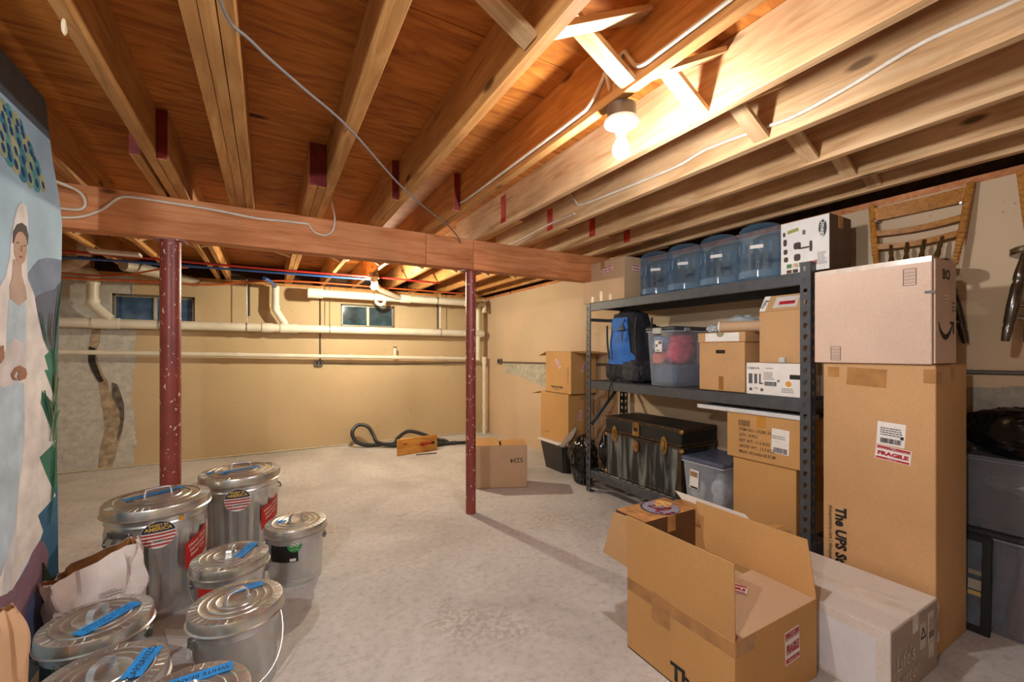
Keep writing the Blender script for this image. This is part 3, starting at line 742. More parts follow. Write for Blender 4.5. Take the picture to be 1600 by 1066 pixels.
# ------------------------------------------------------------ galvanized cans
def cylwarp(r, a0, z0, off=.0018, taper=0.0):
    """map sticker coordinates (x right, y up) onto a can wall facing angle a0"""
    def f(x, y):
        q = r + taper*(y) + off; a = a0 + x / r
        return Vector((q*math.cos(a), q*math.sin(a), z0 + y))
    return f
def warp_patch(pts_fn, wf, nu=14, nv=6):
    b = B(); b.grid(lambda u, v: wf(*pts_fn(u, v)), nu, nv); return b
def disc_patch(wf, rx, ry, seg=28, y0=-9, y1=9):
    b = B(); c = b.bm.verts.new(wf(0, 0)); prev = None; rings = []
    for q in (.35, .7, 1.0):
        rings.append([b.bm.verts.new(wf(q*rx*math.cos(2*math.pi*k/seg), q*ry*math.sin(2*math.pi*k/seg))) for k in range(seg)])
    for k in range(seg): b.bm.faces.new((c, rings[0][k], rings[0][(k+1) % seg]))
    for a, d in zip(rings, rings[1:]): b.bridge(a, d)
    return b
def seg_patch(wf, r, ya, yb, n=8):
    """band of a disc between heights ya and yb"""
    b = B()
    def f(u, v):
        y = ya + (yb-ya)*v; x = math.sqrt(max(0, r*r - y*y)) * (2*u-1); return wf(x, y)
    b.grid(f, 10, n); return b
def small_can(name):
    t = T(name, 'x', 'can', (0, 0, 0))
    b = B(); b.lathe([(0, .006), (.128, .006), (.131, 0), (.135, 0), (.137, .004), (.137, .030), (.1355, .034), (.137, .038), (.146, .232), (.1485, .236), (.1475, .242), (.1495, .250), (.148, .256), (.150, .268), (.153, .284), (.153, .288), (.149, .288)], 40); t.add('body', b, M['galv'], smooth=35)
    b = B(); b.lathe([(.150, .272), (.166, .270), (.168, .2735), (.162, .278), (.162, .312), (.1595, .317), (.150, .318), (.128, .3185), (.125, .3215), (.121, .3195), (.100, .3205), (.097, .3235), (.093, .3215), (.072, .3225), (.069, .3255), (.065, .3235), (.03, .322), (0, .320)], 40); lid = t.add('lid', b, M['galv_lid'], smooth=30)
    b = B()
    for k in range(36):
        a = 2*math.pi*k/36
        b.bar((.132*math.cos(a), .132*math.sin(a), .3185), (.156*math.cos(a), .156*math.sin(a), .318), .005, .003)
    t.add('lid_ridges', b, M['galv_lid'], lid, kind='stuff')
    b = B(); pts = crv([(-.038, 0, .3235), (-.036, 0, .345), (-.022, 0, .358), (.022, 0, .358), (.036, 0, .345), (.038, 0, .3235)], 4)
    for p, q in zip(pts, pts[1:]): b.bar(p, q, .022, .0035, up=(0, 0, 1) if abs((q-p).z) < abs((q-p).x) else (1, 0, 0))
    for sx in (-1, 1): b.box(sx*.038-.008, sx*.038+.008, -.013, .013, .3225, .3255)
    t.add('lid_handle', b, M['chrome'], smooth=30)
    for sx in (-1, 1):
        b = B(); b.box(sx*.150-.008, sx*.150+.008, -.016, .016, .205, .238, .002); b.cyl((sx*.150, -.011, .222), (sx*.164, -.011, .222), .006, seg=8); t.add('handle_ear', b, M['steel'])
    return t
def bail(t, up, droop):
    """wire bail handle hanging down at one side of a pail (+y side of the pail)"""
    pts = [(.160*math.cos(a), droop * math.sin(a) * 1.0 + 0.0, .222 - up*math.sin(a)) for a in [math.pi*k/18 for k in range(19)]]
    b = B(); b.tube(pts, .0024, 6); return t.add('bail_handle', b, M['chrome'], smooth=60)
def big_can(name):
    t = T(name, 'x', 'can', (0, 0, 0))
    def flute(th, r, z):
        if .055 < z < .44: return .0080 * max(-.25, math.cos(th * 24)) * min(1, (z-.055)/.03, (.44-z)/.03)
        return 0
    zs = [.006, 0, 0, .004, .03, .036, .05] + [.055 + .385*k/14 for k in range(15)] + [.45, .462, .47, .478, .50, .512, .512]
    pr = []
    for i, z in enumerate(zs):
        r = .186 + .022 * z / .5
        if i == 0: r = 0
        elif i == 1: r = .183
        elif z in (.462,): r += .004
        elif z in (.478,): r += .004
        elif i == 4: r += .003
        elif i == len(zs)-1: r -= .006
        pr.append((r, z))
    pr.insert(1, (.18, .006))
    b = B(); b.lathe(pr, 104, fn=flute); t.add('body', b, M['galv'], smooth=40)
    b = B(); b.lathe([(.208, .498), (.226, .496), (.229, .500), (.222, .505), (.222, .540), (.219, .546), (.208, .547), (.180, .549), (.176, .553), (.171, .550), (.140, .553), (.136, .557), (.131, .554), (.100, .556), (.096, .560), (.091, .557), (.05, .556), (0, .555)], 56); lid = t.add('lid', b, M['galv_lid'], smooth=30)
    b = B()
    for k in range(48):
        a = 2*math.pi*k/48; b.bar((.184*math.cos(a), .184*math.sin(a), .549), (.214*math.cos(a), .214*math.sin(a), .547), .005, .003)
    t.add('lid_ridges', b, M['galv_lid'], lid, kind='stuff')
    b = B(); pts = crv([(-.055, 0, .558), (-.052, 0, .582), (-.038, 0, .594), (.038, 0, .594), (.052, 0, .582), (.055, 0, .558)], 4)
    b.tube(pts, .0055, 8); t.add('lid_handle', b, M['chrome'], smooth=60)
    for sx in (-1, 1):
        b = B(); b.tube(crv([(sx*.208, -.045, .425), (sx*.225, -.048, .418), (sx*.236, -.04, .39), (sx*.236, .04, .39), (sx*.225, .048, .418), (sx*.208, .045, .425)], 4), .005, 8)
        b.box(sx*.206-.004, sx*.206+.004, -.06, .06, .415, .445, .002); t.add('side_handle', b, M['steel'], smooth=40)
    return t
STRIPE_R, STRIPE_W = flat('#b5323a', .5), flat('#e8e2da', .5)
NAVY, GOLD = flat('#1d2a4d', .5), flat('#d9b24a', .5)
RED_TAG = flat('#c4261d', .45); BLK_TAG = flat('#1b1a1a', .4)
def usa_sticker(t, a0, zc, r):
    wf = cylwarp(.205, a0, zc, .008); wf2 = cylwarp(.205, a0, zc, .0088); wf3 = cylwarp(.205, a0, zc, .0096)
    w3 = lambda f: (lambda x, y: f(x, y) + t.loc)
    p = t.add('round_sticker', disc_patch(lambda x, y: wf(x, y) + t.loc, r, r), STRIPE_W, smooth=60, label='round sticker with blue top and red and white stripes')
    t.add('sticker_top', seg_patch(w3(wf2), r*.97, r*.18, r*.965), NAVY, p, smooth=60)
    for k in range(4):
        y = r*.08 - k*r*.25; t.add('sticker_stripe', seg_patch(w3(wf2), r*.97, y - r*.13, y, 3), STRIPE_R, p, smooth=60)
    t.add('sticker_ribbon', seg_patch(w3(wf3), r*.55, -r*.56, -r*.40, 3), BLK_TAG, p, smooth=60)
    w4 = w3(cylwarp(.205, a0, zc, .0104))
    text(t, 'INVEST IN', r*.24, GOLD, None, p, warp=lambda x, y: w4(x, y + r*.70), bold=.0006)
    text(t, 'AMERICA', r*.36, GOLD, None, p, warp=lambda x, y: w4(x, y + r*.43), bold=.0008)
    text(t, 'American', r*.2, STRIPE_W, None, p, warp=lambda x, y: w4(x, y - r*.48))
def paste(t, name, a0, zc, r, wdt, hgt, mat, off=.002, skew=0.0, label=None, parent=None):
    wf = cylwarp(r, a0, zc, off)
    return t.add(name, warp_patch(lambda u, v: ((u-.5)*wdt, (v-.5)*hgt + skew*(u-.5)), lambda x, y: wf(x, y) + t.loc), mat, parent, smooth=60, label=label)
def tape(t, x, y, z, L, W, ang, words=None, seed=1, nm='blue_tape'):
    Mx = Matrix.Translation(Vector((x, y, z)) + t.loc) @ Matrix.Rotation(R(ang), 4, 'Z')
    o = decal(t, Mx, L, W, M['blue_tape'], None, nm, .0012, label='strip of blue masking tape')
    if words: text(t, words, W*.55, M['ink'], Mx, o, 'handwriting', bold=.0002, sx=.95)
    elif seed: scribble(t, Mx, L*.8, W*.8, M['ink'], o, seed, lines=2, th=.0018)
    return o
def place(t, loc, rz, label, group):
    t.e.location = loc; t.e.rotation_euler = (0, 0, rz); t.e['label'] = label; t.e['group'] = group
# children are built around the origin, then the whole can is moved: parts stay in local coordinates
GL, GS = 'large galvanized trash cans', 'small galvanized pails'
# angle of a sticker is given in the can's own frame; cans are not rotated (rz 0) so it is a world angle
tA = big_can('trash_can'); usa_sticker(tA, R(-80), .42, .066)
q = paste(tA, 'red_tag', R(-32), .30, .205, .135, .13, RED_TAG, .008, .06, 'red printed paper tag')
wf = cylwarp(.205, R(-32), .30, .0095)
for k in range(3):
    text(tA, ('Heavy Duty', 'Galvanized', 'Steel Can')[k], .022, STRIPE_W, None, q, warp=lambda x, y, k=k: wf(x, y + .040 - .026*k + .06*x/.135), bold=.0004)
paste(tA, 'price_dot', R(-55), .475, .207, .02, .024, flat('#e5a021', .5), .004, 0, 'small orange price sticker')
tape(tA, -.02, .03, .5615, .26, .036, 32, seed=3)
place(tA, (-.493, 2.850, 0), 0, 'large lidded galvanized trash can right behind the white paper sack', GL)
tB = big_can('trash_can'); usa_sticker(tB, R(-92), .42, .066)
q = paste(tB, 'red_tag', R(-38), .30, .205, .14, .13, RED_TAG, .008, .06, 'red printed paper tag')
wf2_ = cylwarp(.205, R(-38), .30, .0095)
for k in range(3):
    text(tB, ('Heavy Duty', 'Galvanized', 'Steel Can')[k], .022, STRIPE_W, None, q, warp=lambda x, y, k=k: wf2_(x, y + .040 - .026*k + .06*x/.135), bold=.0004)
paste(tB, 'price_dot', R(-86), .500, .209, .02, .024, flat('#e5a021', .5), .004, 0, 'small orange price sticker')
tape(tB, .0, -.04, .5615, .22, .036, 18, seed=5); tape(tB, -.15, .0, .553, .06, .036, 30, seed=6)
place(tB, (-.148, 3.235, 0), 0, 'large lidded galvanized trash can farthest back, next to the red post', GL)
def green_wrap(t, a0, dark=True):
    q = paste(t, 'paper_wrap', a0, .195, .143, .155, .105, BLK_TAG, .003, 0, 'black printed paper wrap with green badge')
    wf = cylwarp(.143, a0 + .42, .232, .0045); G = flat('#2f8b4a', .5)
    t.add('green_badge', disc_patch(lambda x, y: wf(x, y) + t.loc, .036, .036), G, q, smooth=60)
    w2 = cylwarp(.143, a0 + .42, .235, .0062); b = B()
    pts = [w2(.018*math.sin(s), .009*math.sin(2*s)) for s in [2*math.pi*k/28 for k in range(28)]]
    b.tube(pts, .0016, 5, closed=True); t.add('badge_loop', b, STRIPE_W, q)
    wl = cylwarp(.143, a0 + .42, .232, .0058)
    text(t, '100%', .009, STRIPE_W, None, q, warp=lambda x, y: wl(x, y + .022)); text(t, 'RECYCLABLE', .007, STRIPE_W, None, q, warp=lambda x, y: wl(x, y - .021))
    paste(t, 'barcode_patch', a0 + .36, .155, .143, .03, .015, STRIPE_W, .0045, 0, None, q)
tC = small_can('steel_pail'); green_wrap(tC, R(-112)); bail(tC, .05, .0)
# wire bail folded down to the right on this pail
tape(tC, -.075, .0, .3235, .04, .045, 80, seed=7)
place(tC, (.145, 2.80, 0), R(-8), 'small galvanized pail with green badge and black paper wrap standing clear on the floor', GS)
tD = small_can('steel_pail'); paste(tD, 'red_tag', R(-120), .20, .143, .15, .09, RED_TAG, .003, .01, 'red printed paper wrap'); bail(tD, .11, -.15)
tape(tD, .065, .01, .3245, .155, .045, 60, seed=8)
place(tD, (-.155, 2.480, 0), R(5), 'small galvanized pail with red wrap between the big cans and the wire handled pail', GS)
tE = small_can('steel_pail'); bail(tE, .17, -.16)
tape(tE, .055, .06, .3245, .115, .042, -12, seed=9)
place(tE, (-.105, 2.020, 0), R(20), 'small galvanized pail in front with a long wire bail handle hanging down', GS)
tF = small_can('steel_pail'); green_wrap(tF, R(-135)); tape(tF, .04, -.035, .3245, .20, .05, 50, seed=10)
place(tF, (-.546, 2.140, 0), R(0), 'small galvanized pail with long diagonal blue tape in front of the white sack', GS)
tG = small_can('steel_pail'); tape(tG, .095, .0, .3245, .14, .055, 78, 'GARBANZO')
place(tG, (-.437, 1.752, 0), R(0), 'small galvanized pail with blue tape reading GARBANZO on its lid', GS)
tH = small_can('steel_pail'); tape(tH, .03, .085, .3245, .16, .042, 182, 'WHITE BEANS')
place(tH, (-.203, 1.508, 0), R(0), 'small galvanized pail cut off at the bottom edge, tape reading WHITE BEANS', GS)
for (tt, rot) in ((tC, 35), (tD, 75), (tE, 5), (tF, 70), (tG, 60), (tH, 15)):
    for ch in tt.e.children:
        if ch.name.startswith('lid_handle'): ch.rotation_euler = (0, 0, R(rot))
for (tt, rot) in ((tA, 20), (tB, 0)):
    for ch in tt.e.children:
        if ch.name.startswith('lid_handle') or ch.name.startswith('side_handle'): ch.rotation_euler = (0, 0, R(rot if ch.name.startswith('lid') else (55 if tt is tA else 30)))
# the pails were rotated a little, so are their ears
# ------------------------------------------------------------ paper sacks
def sack(cx, cy, rz, wx, wy, h, label, m, inside, seed, mouth=.0, name='paper_sack', e=.45, wedge=0.0, rise=0.0, dip=0.0, crumple=1.0, pinch=0.0):
    """paper sack: square-ish tube with creased walls; wedge widens it upwards to the left, rise lifts the right of the mouth, dip lowers the front lip"""
    t = T(name, label, 'sack', (cx, cy, 0), rz=rz)
    def prof(u, v, shrink=0.0):
        a = 2*math.pi*u
        ca, sa = math.cos(a), math.sin(a)
        x = math.copysign(abs(ca)**e, ca); y = math.copysign(abs(sa)**e, sa)
        k = 1.0 + .08*math.sin(math.pi*min(1, v*1.15)) - pinch*v**4
        if x < 0: k *= 1 - wedge*(1-v)
        fy = (1 - mouth*v*v) * (1 - pinch*v**4)
        cr = lambda f, s2: (abs(noise.noise(Vector((x*f + seed, y*f*.7, v*f*1.1 + s2)))) - .2)
        n = noise.noise(Vector((ca*1.7 + seed, sa*1.7, v*2.6))) * .03 + crumple*(.030*cr(1.6, 0) + .016*cr(3.7, 5)) * (.35 + v)
        z = h*v*(1 + rise*x*v) - dip*v*v*max(0, -y)*(1 - .6*max(0, x)) + .014*noise.noise(Vector((ca*4, sa*4, seed))) * v
        return Vector((cx + (wx/2*k + n - shrink)*x, cy + (wy/2*fy + n - shrink)*y, max(.001, z)))
    b = B(); V = b.grid(lambda u, v: prof(u, v), 64, 30, True); b.bm.faces.new(V[0][::-1])
    bag = t.add('sack_body', b, m, smooth=18)
    b = B(); b.grid(lambda u, v: prof(u, .45 + .548*v, .006), 64, 12, True); t.add('inner_lining', b, inside, smooth=40)
    return t, prof
WS = flat('#e4d9d4', .8, var=.06, scale=8, bmp=.25); KR = flat('#a9703f', .8, var=.2, bmp=.2)
t, pf = sack(-.640, 2.470, R(28), .30, .18, .425, 'open white paper sack slumped between mural and large trash can', WS, KR, 2.3, .72, wedge=.45, rise=.10, dip=.012, crumple=1.5)
Mx = Matrix.Translation((-.615, 2.470-.105, .27)) @ Matrix(((1, 0, 0), (0, .25, -.97), (0, .97, .25))).to_4x4()
print_lines(t, Mx, .075, .075, 7, None, 4, M['grey_ink'], .3)
t, pf = sack(-.692, 1.785, R(35), .175, .13, .560, 'peach coloured kraft paper bag standing at the lower left edge', flat('#dcb088', .8, var=.06, scale=7, bmp=.3), KR, 7.7, .3, name='paper_bag', e=.75, pinch=.4, crumple=.5)
b = B(); b.prism([(-.42, 2.56), (-.385, 2.415), (-.30, 2.34), (-.30, 2.26), (-.24, 2.25), (-.29, 2.50), (-.37, 2.52)], Matrix.Translation((0, 0, .001)), .0015)
solo('paper_scrap', b, M['paper'], 'torn white paper lying on the floor between the small pails', 'paper', (-.33, 2.42, .001))

# ------------------------------------------------------------ painted mural: outlines in metres on the panel (y, z)
MURAL_EDGE = [(2.511, 2.324), (2.536, 2.241), (2.573, 2.121), (2.638, 1.991), (2.672, 1.873), (2.668, 1.729), (2.658, 1.613), (2.638, 1.441), (2.621, 1.16), (2.615, 0.881), (2.624, 0.599), (2.631, 0.315), (2.624, 0.08)]
MURAL_SHAPES = [('far_mountain', '#7d93b5', [(2.337, 1.587), (2.399, 1.639), (2.443, 1.67), (2.511, 1.691), (2.592, 1.703), (2.665, 1.709), (2.658, 1.585), (2.56, 1.531), (2.431, 1.504)]), ('near_mountain', '#5d6580', [(2.399, 1.501), (2.431, 1.525), (2.5, 1.548), (2.592, 1.571), (2.658, 1.613), (2.644, 1.442), (2.631, 1.272), (2.5, 1.274), (2.443, 1.377)]), ('grass', '#2f7a66', [(2.443, 1.377), (2.5, 1.313), (2.631, 1.314), (2.621, 1.16), (2.615, 0.881), (2.624, 0.599), (2.631, 0.315), (2.548, 0.34), (2.443, 0.555), (2.415, 0.869), (2.443, 1.12)]), ('water', '#2d6a92', [(2.399, 0.747), (2.476, 0.647), (2.621, 0.712), (2.628, 0.317), (2.631, 0.076), (2.454, 0.176), (2.443, 0.452)]), ('rock', '#8a6a80', [(2.079, 0.491), (2.157, 0.459), (2.207, 0.444), (2.289, 0.458), (2.363, 0.491), (2.415, 0.54), (2.476, 0.529), (2.529, 0.463), (2.523, 0.391), (2.488, 0.301), (2.454, 0.176), (2.388, 0.15), (2.079, 0.334)]), ('rock_shadow', '#5f6f9a', [(2.289, 0.269), (2.378, 0.355), (2.454, 0.357), (2.476, 0.163), (2.443, 0.067), (2.243, 0.191)]), ('cloak', '#f2f0f2', [(2.079, 0.502), (2.157, 0.459), (2.234, 0.445), (2.313, 0.483), (2.388, 0.52), (2.454, 0.543), (2.476, 0.568), (2.431, 0.646), (2.598, 0.677), (2.5, 0.798), (2.443, 0.876), (2.598, 0.912), (2.523, 1.006), (2.454, 1.093), (2.465, 1.144), (2.56, 1.088), (2.592, 1.082), (2.548, 1.151), (2.488, 1.226), (2.523, 1.225), (2.488, 1.284), (2.529, 1.3), (2.476, 1.352), (2.431, 1.441), (2.399, 1.526), (2.347, 1.581), (2.342, 1.666), (2.352, 1.742), (2.347, 1.814), (2.337, 1.855), (2.308, 1.861), (2.279, 1.842), (2.252, 1.788), (2.229, 1.713), (2.22, 1.642), (2.19, 1.569), (2.137, 1.507), (2.079, 1.489)]), ('cloak_fold', '#dde1ea', [(2.165, 0.46), (2.216, 0.458), (2.252, 0.58), (2.279, 0.805), (2.318, 0.939), (2.327, 1.082), (2.308, 1.18), (2.337, 1.276), (2.337, 1.47), (2.308, 1.492), (2.289, 1.276), (2.243, 1.092), (2.216, 0.822)]), ('dress', '#c3dcf2', [(2.117, 1.193), (2.19, 1.21), (2.289, 1.186), (2.318, 1.18), (2.318, 1.035), (2.289, 0.85), (2.243, 0.653), (2.157, 0.53), (2.117, 0.537)]), ('dress_top', '#c6dff4', [(2.19, 1.304), (2.199, 1.413), (2.207, 1.481), (2.243, 1.52), (2.289, 1.537), (2.327, 1.494), (2.337, 1.422), (2.322, 1.336), (2.318, 1.276), (2.243, 1.286)]), ('sash', '#dcd9de', [(2.117, 1.193), (2.157, 1.278), (2.243, 1.351), (2.308, 1.336), (2.318, 1.276), (2.308, 1.228), (2.234, 1.185), (2.174, 1.176)]), ('neck', '#c9b0a2', [(2.238, 1.634), (2.294, 1.638), (2.298, 1.586), (2.327, 1.542), (2.337, 1.5), (2.279, 1.47), (2.216, 1.487), (2.212, 1.532), (2.229, 1.571)]), ('face', '#c7a592', [(2.243, 1.698), (2.252, 1.737), (2.284, 1.763), (2.318, 1.762), (2.337, 1.733), (2.337, 1.685), (2.318, 1.642), (2.289, 1.62), (2.261, 1.632), (2.243, 1.658)]), ('hair', '#4a3f42', [(2.234, 1.691), (2.238, 1.733), (2.265, 1.766), (2.298, 1.781), (2.332, 1.776), (2.347, 1.745), (2.342, 1.71), (2.327, 1.736), (2.298, 1.748), (2.27, 1.741), (2.252, 1.723)]), ('eye', '#6b5248', [(2.254, 1.698), (2.275, 1.706), (2.277, 1.702), (2.256, 1.695)]), ('eye', '#6b5248', [(2.308, 1.7), (2.33, 1.705), (2.33, 1.701), (2.308, 1.696)]), ('mouth', '#a35f58', [(2.272, 1.65), (2.289, 1.657), (2.303, 1.654), (2.289, 1.647)]), ('nose', '#a98674', [(2.291, 1.696), (2.298, 1.696), (2.296, 1.674), (2.286, 1.671)]), ('hand', '#a9795f', [(2.216, 1.22), (2.243, 1.242), (2.279, 1.25), (2.322, 1.237), (2.332, 1.217), (2.322, 1.199), (2.279, 1.194), (2.261, 1.207), (2.275, 1.225), (2.252, 1.23), (2.238, 1.212), (2.261, 1.195), (2.229, 1.201)]), ('hand', '#a9795f', [(2.125, 1.311), (2.165, 1.322), (2.169, 1.278), (2.149, 1.261), (2.125, 1.265)]), ('dark_border', '#1f3a2e', [(2.471, 0.44), (2.548, 0.34), (2.631, 0.329), (2.628, 0.078), (2.638, -0.181), (2.465, -0.064)])]
MURAL_REEDS = [[(2.454, 1.463), (2.476, 1.405), (2.517, 1.305)], [(2.548, 1.465), (2.536, 1.381), (2.548, 1.314)], [(2.644, 1.611), (2.598, 1.439), (2.56, 1.273)], [(2.573, 1.314), (2.585, 1.162), (2.536, 1.058)], [(2.592, 1.272), (2.573, 1.136), (2.585, 1.025)], [(2.476, 1.143), (2.511, 1.061), (2.536, 0.977)], [(2.611, 1.188), (2.573, 1.054), (2.523, 0.926)], [(2.5, 1.115), (2.548, 1.029), (2.554, 0.92)], [(2.573, 0.889), (2.56, 0.728), (2.523, 0.578)], [(2.618, 1.048), (2.585, 0.997), (2.56, 0.892)]]
MURAL_FAN = [(2.117, 2.16), (2.157, 2.174), (2.207, 2.17), (2.279, 2.149), (2.347, 2.12), (2.415, 2.073), (2.476, 2.019), (2.5, 1.998), (2.465, 1.973), (2.388, 1.972), (2.318, 1.979), (2.243, 1.984), (2.19, 1.989), (2.117, 1.983)]
MURAL_FEATHERS = [(2.165, 2.016, 0.03, 0), (2.207, 2.002, 0.032, 1), (2.252, 1.992, 0.033, 2), (2.303, 1.983, 0.035, 3), (2.357, 1.979, 0.034, 0), (2.415, 1.977, 0.031, 1), (2.471, 1.988, 0.027, 2), (2.157, 2.053, 0.03, 0), (2.199, 2.03, 0.028, 1), (2.252, 2.039, 0.029, 2), (2.308, 2.028, 0.031, 3), (2.368, 2.027, 0.029, 0), (2.426, 2.029, 0.031, 1), (2.174, 2.087, 0.027, 3), (2.22, 2.099, 0.029, 0), (2.275, 2.081, 0.03, 1), (2.322, 2.077, 0.028, 2), (2.373, 2.079, 0.025, 3), (2.399, 2.064, 0.022, 0), (2.165, 2.127, 0.024, 2), (2.207, 2.125, 0.025, 3), (2.261, 2.122, 0.026, 0), (2.308, 2.119, 0.023, 1), (2.352, 2.105, 0.021, 2), (2.174, 2.153, 0.02, 0), (2.216, 2.152, 0.021, 1), (2.265, 2.147, 0.023, 2), (2.298, 2.139, 0.02, 3)]
XM = -.80
def mural():
    t = T('mural_panel', 'tall hanging mural of a white robed woman with mountains and feathers', 'painting', (XM, 1.7, 0))
    FMu = Matrix.Translation((XM, 0, 0)) @ Matrix(((0, 0, 1), (1, 0, 0), (0, 1, 0))).to_4x4()      # (y, z) on the panel, out = +X
    E_ = [(q[0], q[1]) for q in MURAL_EDGE]
    top = 2.345
    outline = [(.95, .02), (.95, top)] + [(E_[0][0]-.02, top)] + E_ + [(E_[-1][0]-.01, .02)]
    b = B(); b.prism(outline, FMu @ Matrix.Translation((0, 0, -.012)), .012)
    t.add('panel', b, flat('#b3d6f0', .75, var=.10, scale=3.5))
    # dark upper border
    def edge_y(z):
        for (a, c) in zip(E_, E_[1:]):
            if c[1] <= z <= a[1]: return a[0] + (c[0]-a[0])*(z-a[1])/(c[1]-a[1])
        return E_[0][0] - .02
    zb = 2.195
    b = B(); b.prism([(.95, zb), (.95, top), (E_[0][0]-.02, top), E_[0], (edge_y(2.25), 2.25), (edge_y(zb), zb)], FMu, .0006)
    t.add('upper_border', b, flat('#5d6670', .8, var=.1))
    lev = .0004
    for (nm, col, pts) in MURAL_SHAPES:
        lev += .0003
        b = B(); b.prism([(min(y, edge_y(z)-.001), max(z, .02)) for y, z in pts], FMu, lev)
        t.add('painted_' + nm, b, flat(col, .75, var=.12, scale=9))
    rm = [flat('#7fa88c', .8), flat('#9b8f6f', .8), flat('#3f7f66', .8)]
    for k, pts in enumerate(MURAL_REEDS):
        b = B(); c = crv([(XM + .0075, y, z) for y, z in pts], 5); n = len(c)
        b.tube(c, [.0045*(1 - .6*abs(2*i/(n-1)-1)) for i in range(n)], 5); t.add('painted_reed', b, rm[k % 3])
    b = B(); b.prism(MURAL_FAN, FMu, .0008); fan = t.add('painted_fan', b, flat('#3e8c9e', .75, var=.2, scale=20))
    fc = [flat(c, .75, var=.1) for c in ('#a9bf9c', '#62acb8', '#c2c79f', '#4b97b0')]; eye = flat('#1d4f8a', .7)
    for k, (y, z, r, ci) in enumerate(MURAL_FEATHERS):
        Mx = FMu @ Matrix.Translation((y, z, 0)) @ Matrix.Rotation(R(38), 4, 'Z')
        b = B(); b.prism([(r*1.0*math.cos(a), r*1.45*math.sin(a)) for a in [2*math.pi*i/16 for i in range(16)]], Mx, .0012 + .00004*(40-k)); t.add('painted_feather', b, fc[ci], fan)
        b = B(); b.prism([(r*.36*math.cos(a), r*.6*math.sin(a) - r*.3) for a in [2*math.pi*i/12 for i in range(12)]], Mx, .0032); t.add('feather_eye', b, eye, fan)
mural()

# ------------------------------------------------------------ storage rack
RX0, RX1, RY0, RY1 = 2.60, 3.075, 1.25, 3.17
Z_BOT, Z_MID, Z_TOP = .205, 1.035, 1.752
def slotted(b, axis, fix, a0, a1, z0, z1, th, tdir):
    """perforated steel flange: strip with keyhole slots; axis = direction of its width"""
    def bx(u0, u1, zz0, zz1):
        if axis == 'y': b.box(fix, fix + th*tdir, u0, u1, zz0, zz1)
        else: b.box(u0, u1, fix, fix + th*tdir, zz0, zz1)
    w_ = a1 - a0; bx(a0, a0 + w_*.33, z0, z1); bx(a1 - w_*.33, a1, z0, z1)
    p = .0635; z = z0
    while z < z1:
        hz = min(z + .036, z1); bx(a0 + w_*.33, a1 - w_*.33, z, hz)
        if z + p <= z1: bx(a0 + w_*.33, a0 + w_*.45, hz, z + .046)
        z += p
t = T('storage_rack', 'black steel boltless storage rack along the right wall', 'rack', ((RX0+RX1)/2, (RY0+RY1)/2, 0))
for (x, sx) in ((RX0, 1), (RX1, -1)):
    for (y, sy) in ((RY0, 1), (RY1, -1)):
        b = B(); PW = .055
        a = sorted((y, y + sy*PW)); slotted(b, 'y', x, a[0], a[1], .0, 1.80 if sy > 0 else 1.75, .0025, sx)
        c = sorted((x, x + sx*PW)); slotted(b, 'x', y, c[0], c[1], .0, 1.80 if sy > 0 else 1.75, .0025, sy)
        b.box(min(x, x+sx*.06), max(x, x+sx*.06), min(y, y+sy*.06), max(y, y+sy*.06), 0, .006)
        t.add('upright', b, M['black_metal'])
for z in (Z_BOT, Z_MID, Z_TOP):
    for x, s in ((RX0+.004, 1), (RX1-.004, -1)):
        b = B(); b.box(x, x + s*.028, RY0+.004, RY1-.004, z-.074, z-.003, .003); t.add('long_beam', b, M['black_metal'])
    for y, s in ((RY0+.004, 1), (RY1-.004, -1)):
        b = B(); b.box(RX0+.03, RX1-.03, min(y, y+s*.025), max(y, y+s*.025), z-.05, z-.008, .002); t.add('side_beam', b, M['black_metal'])
    if z == Z_BOT:
        b = B()
        for k in range(27): b.cyl((RX0+.02, RY0+.05+k*.07, z-.004), (RX1-.02, RY0+.05+k*.07, z-.004), .0026, seg=6)
        for k in range(5): b.cyl((RX0+.05+k*.09, RY0+.02, z-.007), (RX0+.05+k*.09, RY1-.02, z-.007), .003, seg=6)
        t.add('wire_deck', b, flat('#77797c', .35, .8), kind='stuff')
    else:
        b = B(); b.box(RX0+.034, RX1-.034, RY0+.030, RY1-.030, z-.012, z, .001); t.add('deck', b, flat('#3c3e44', .6))
b = B(); b.bar((RX0+.05, RY1-.02, .62), (RX1-.05, RY1-.02, 1.00), .03, .012, (0, 1, 0)); t.add('brace', b, M['black_metal'])
b = B(); b.bar((RX0+.05, RY1-.015, 1.60), (RX1-.05, RY1-.015, 1.60), .03, .012, (0, 1, 0)); t.add('brace', b, M['black_metal'])

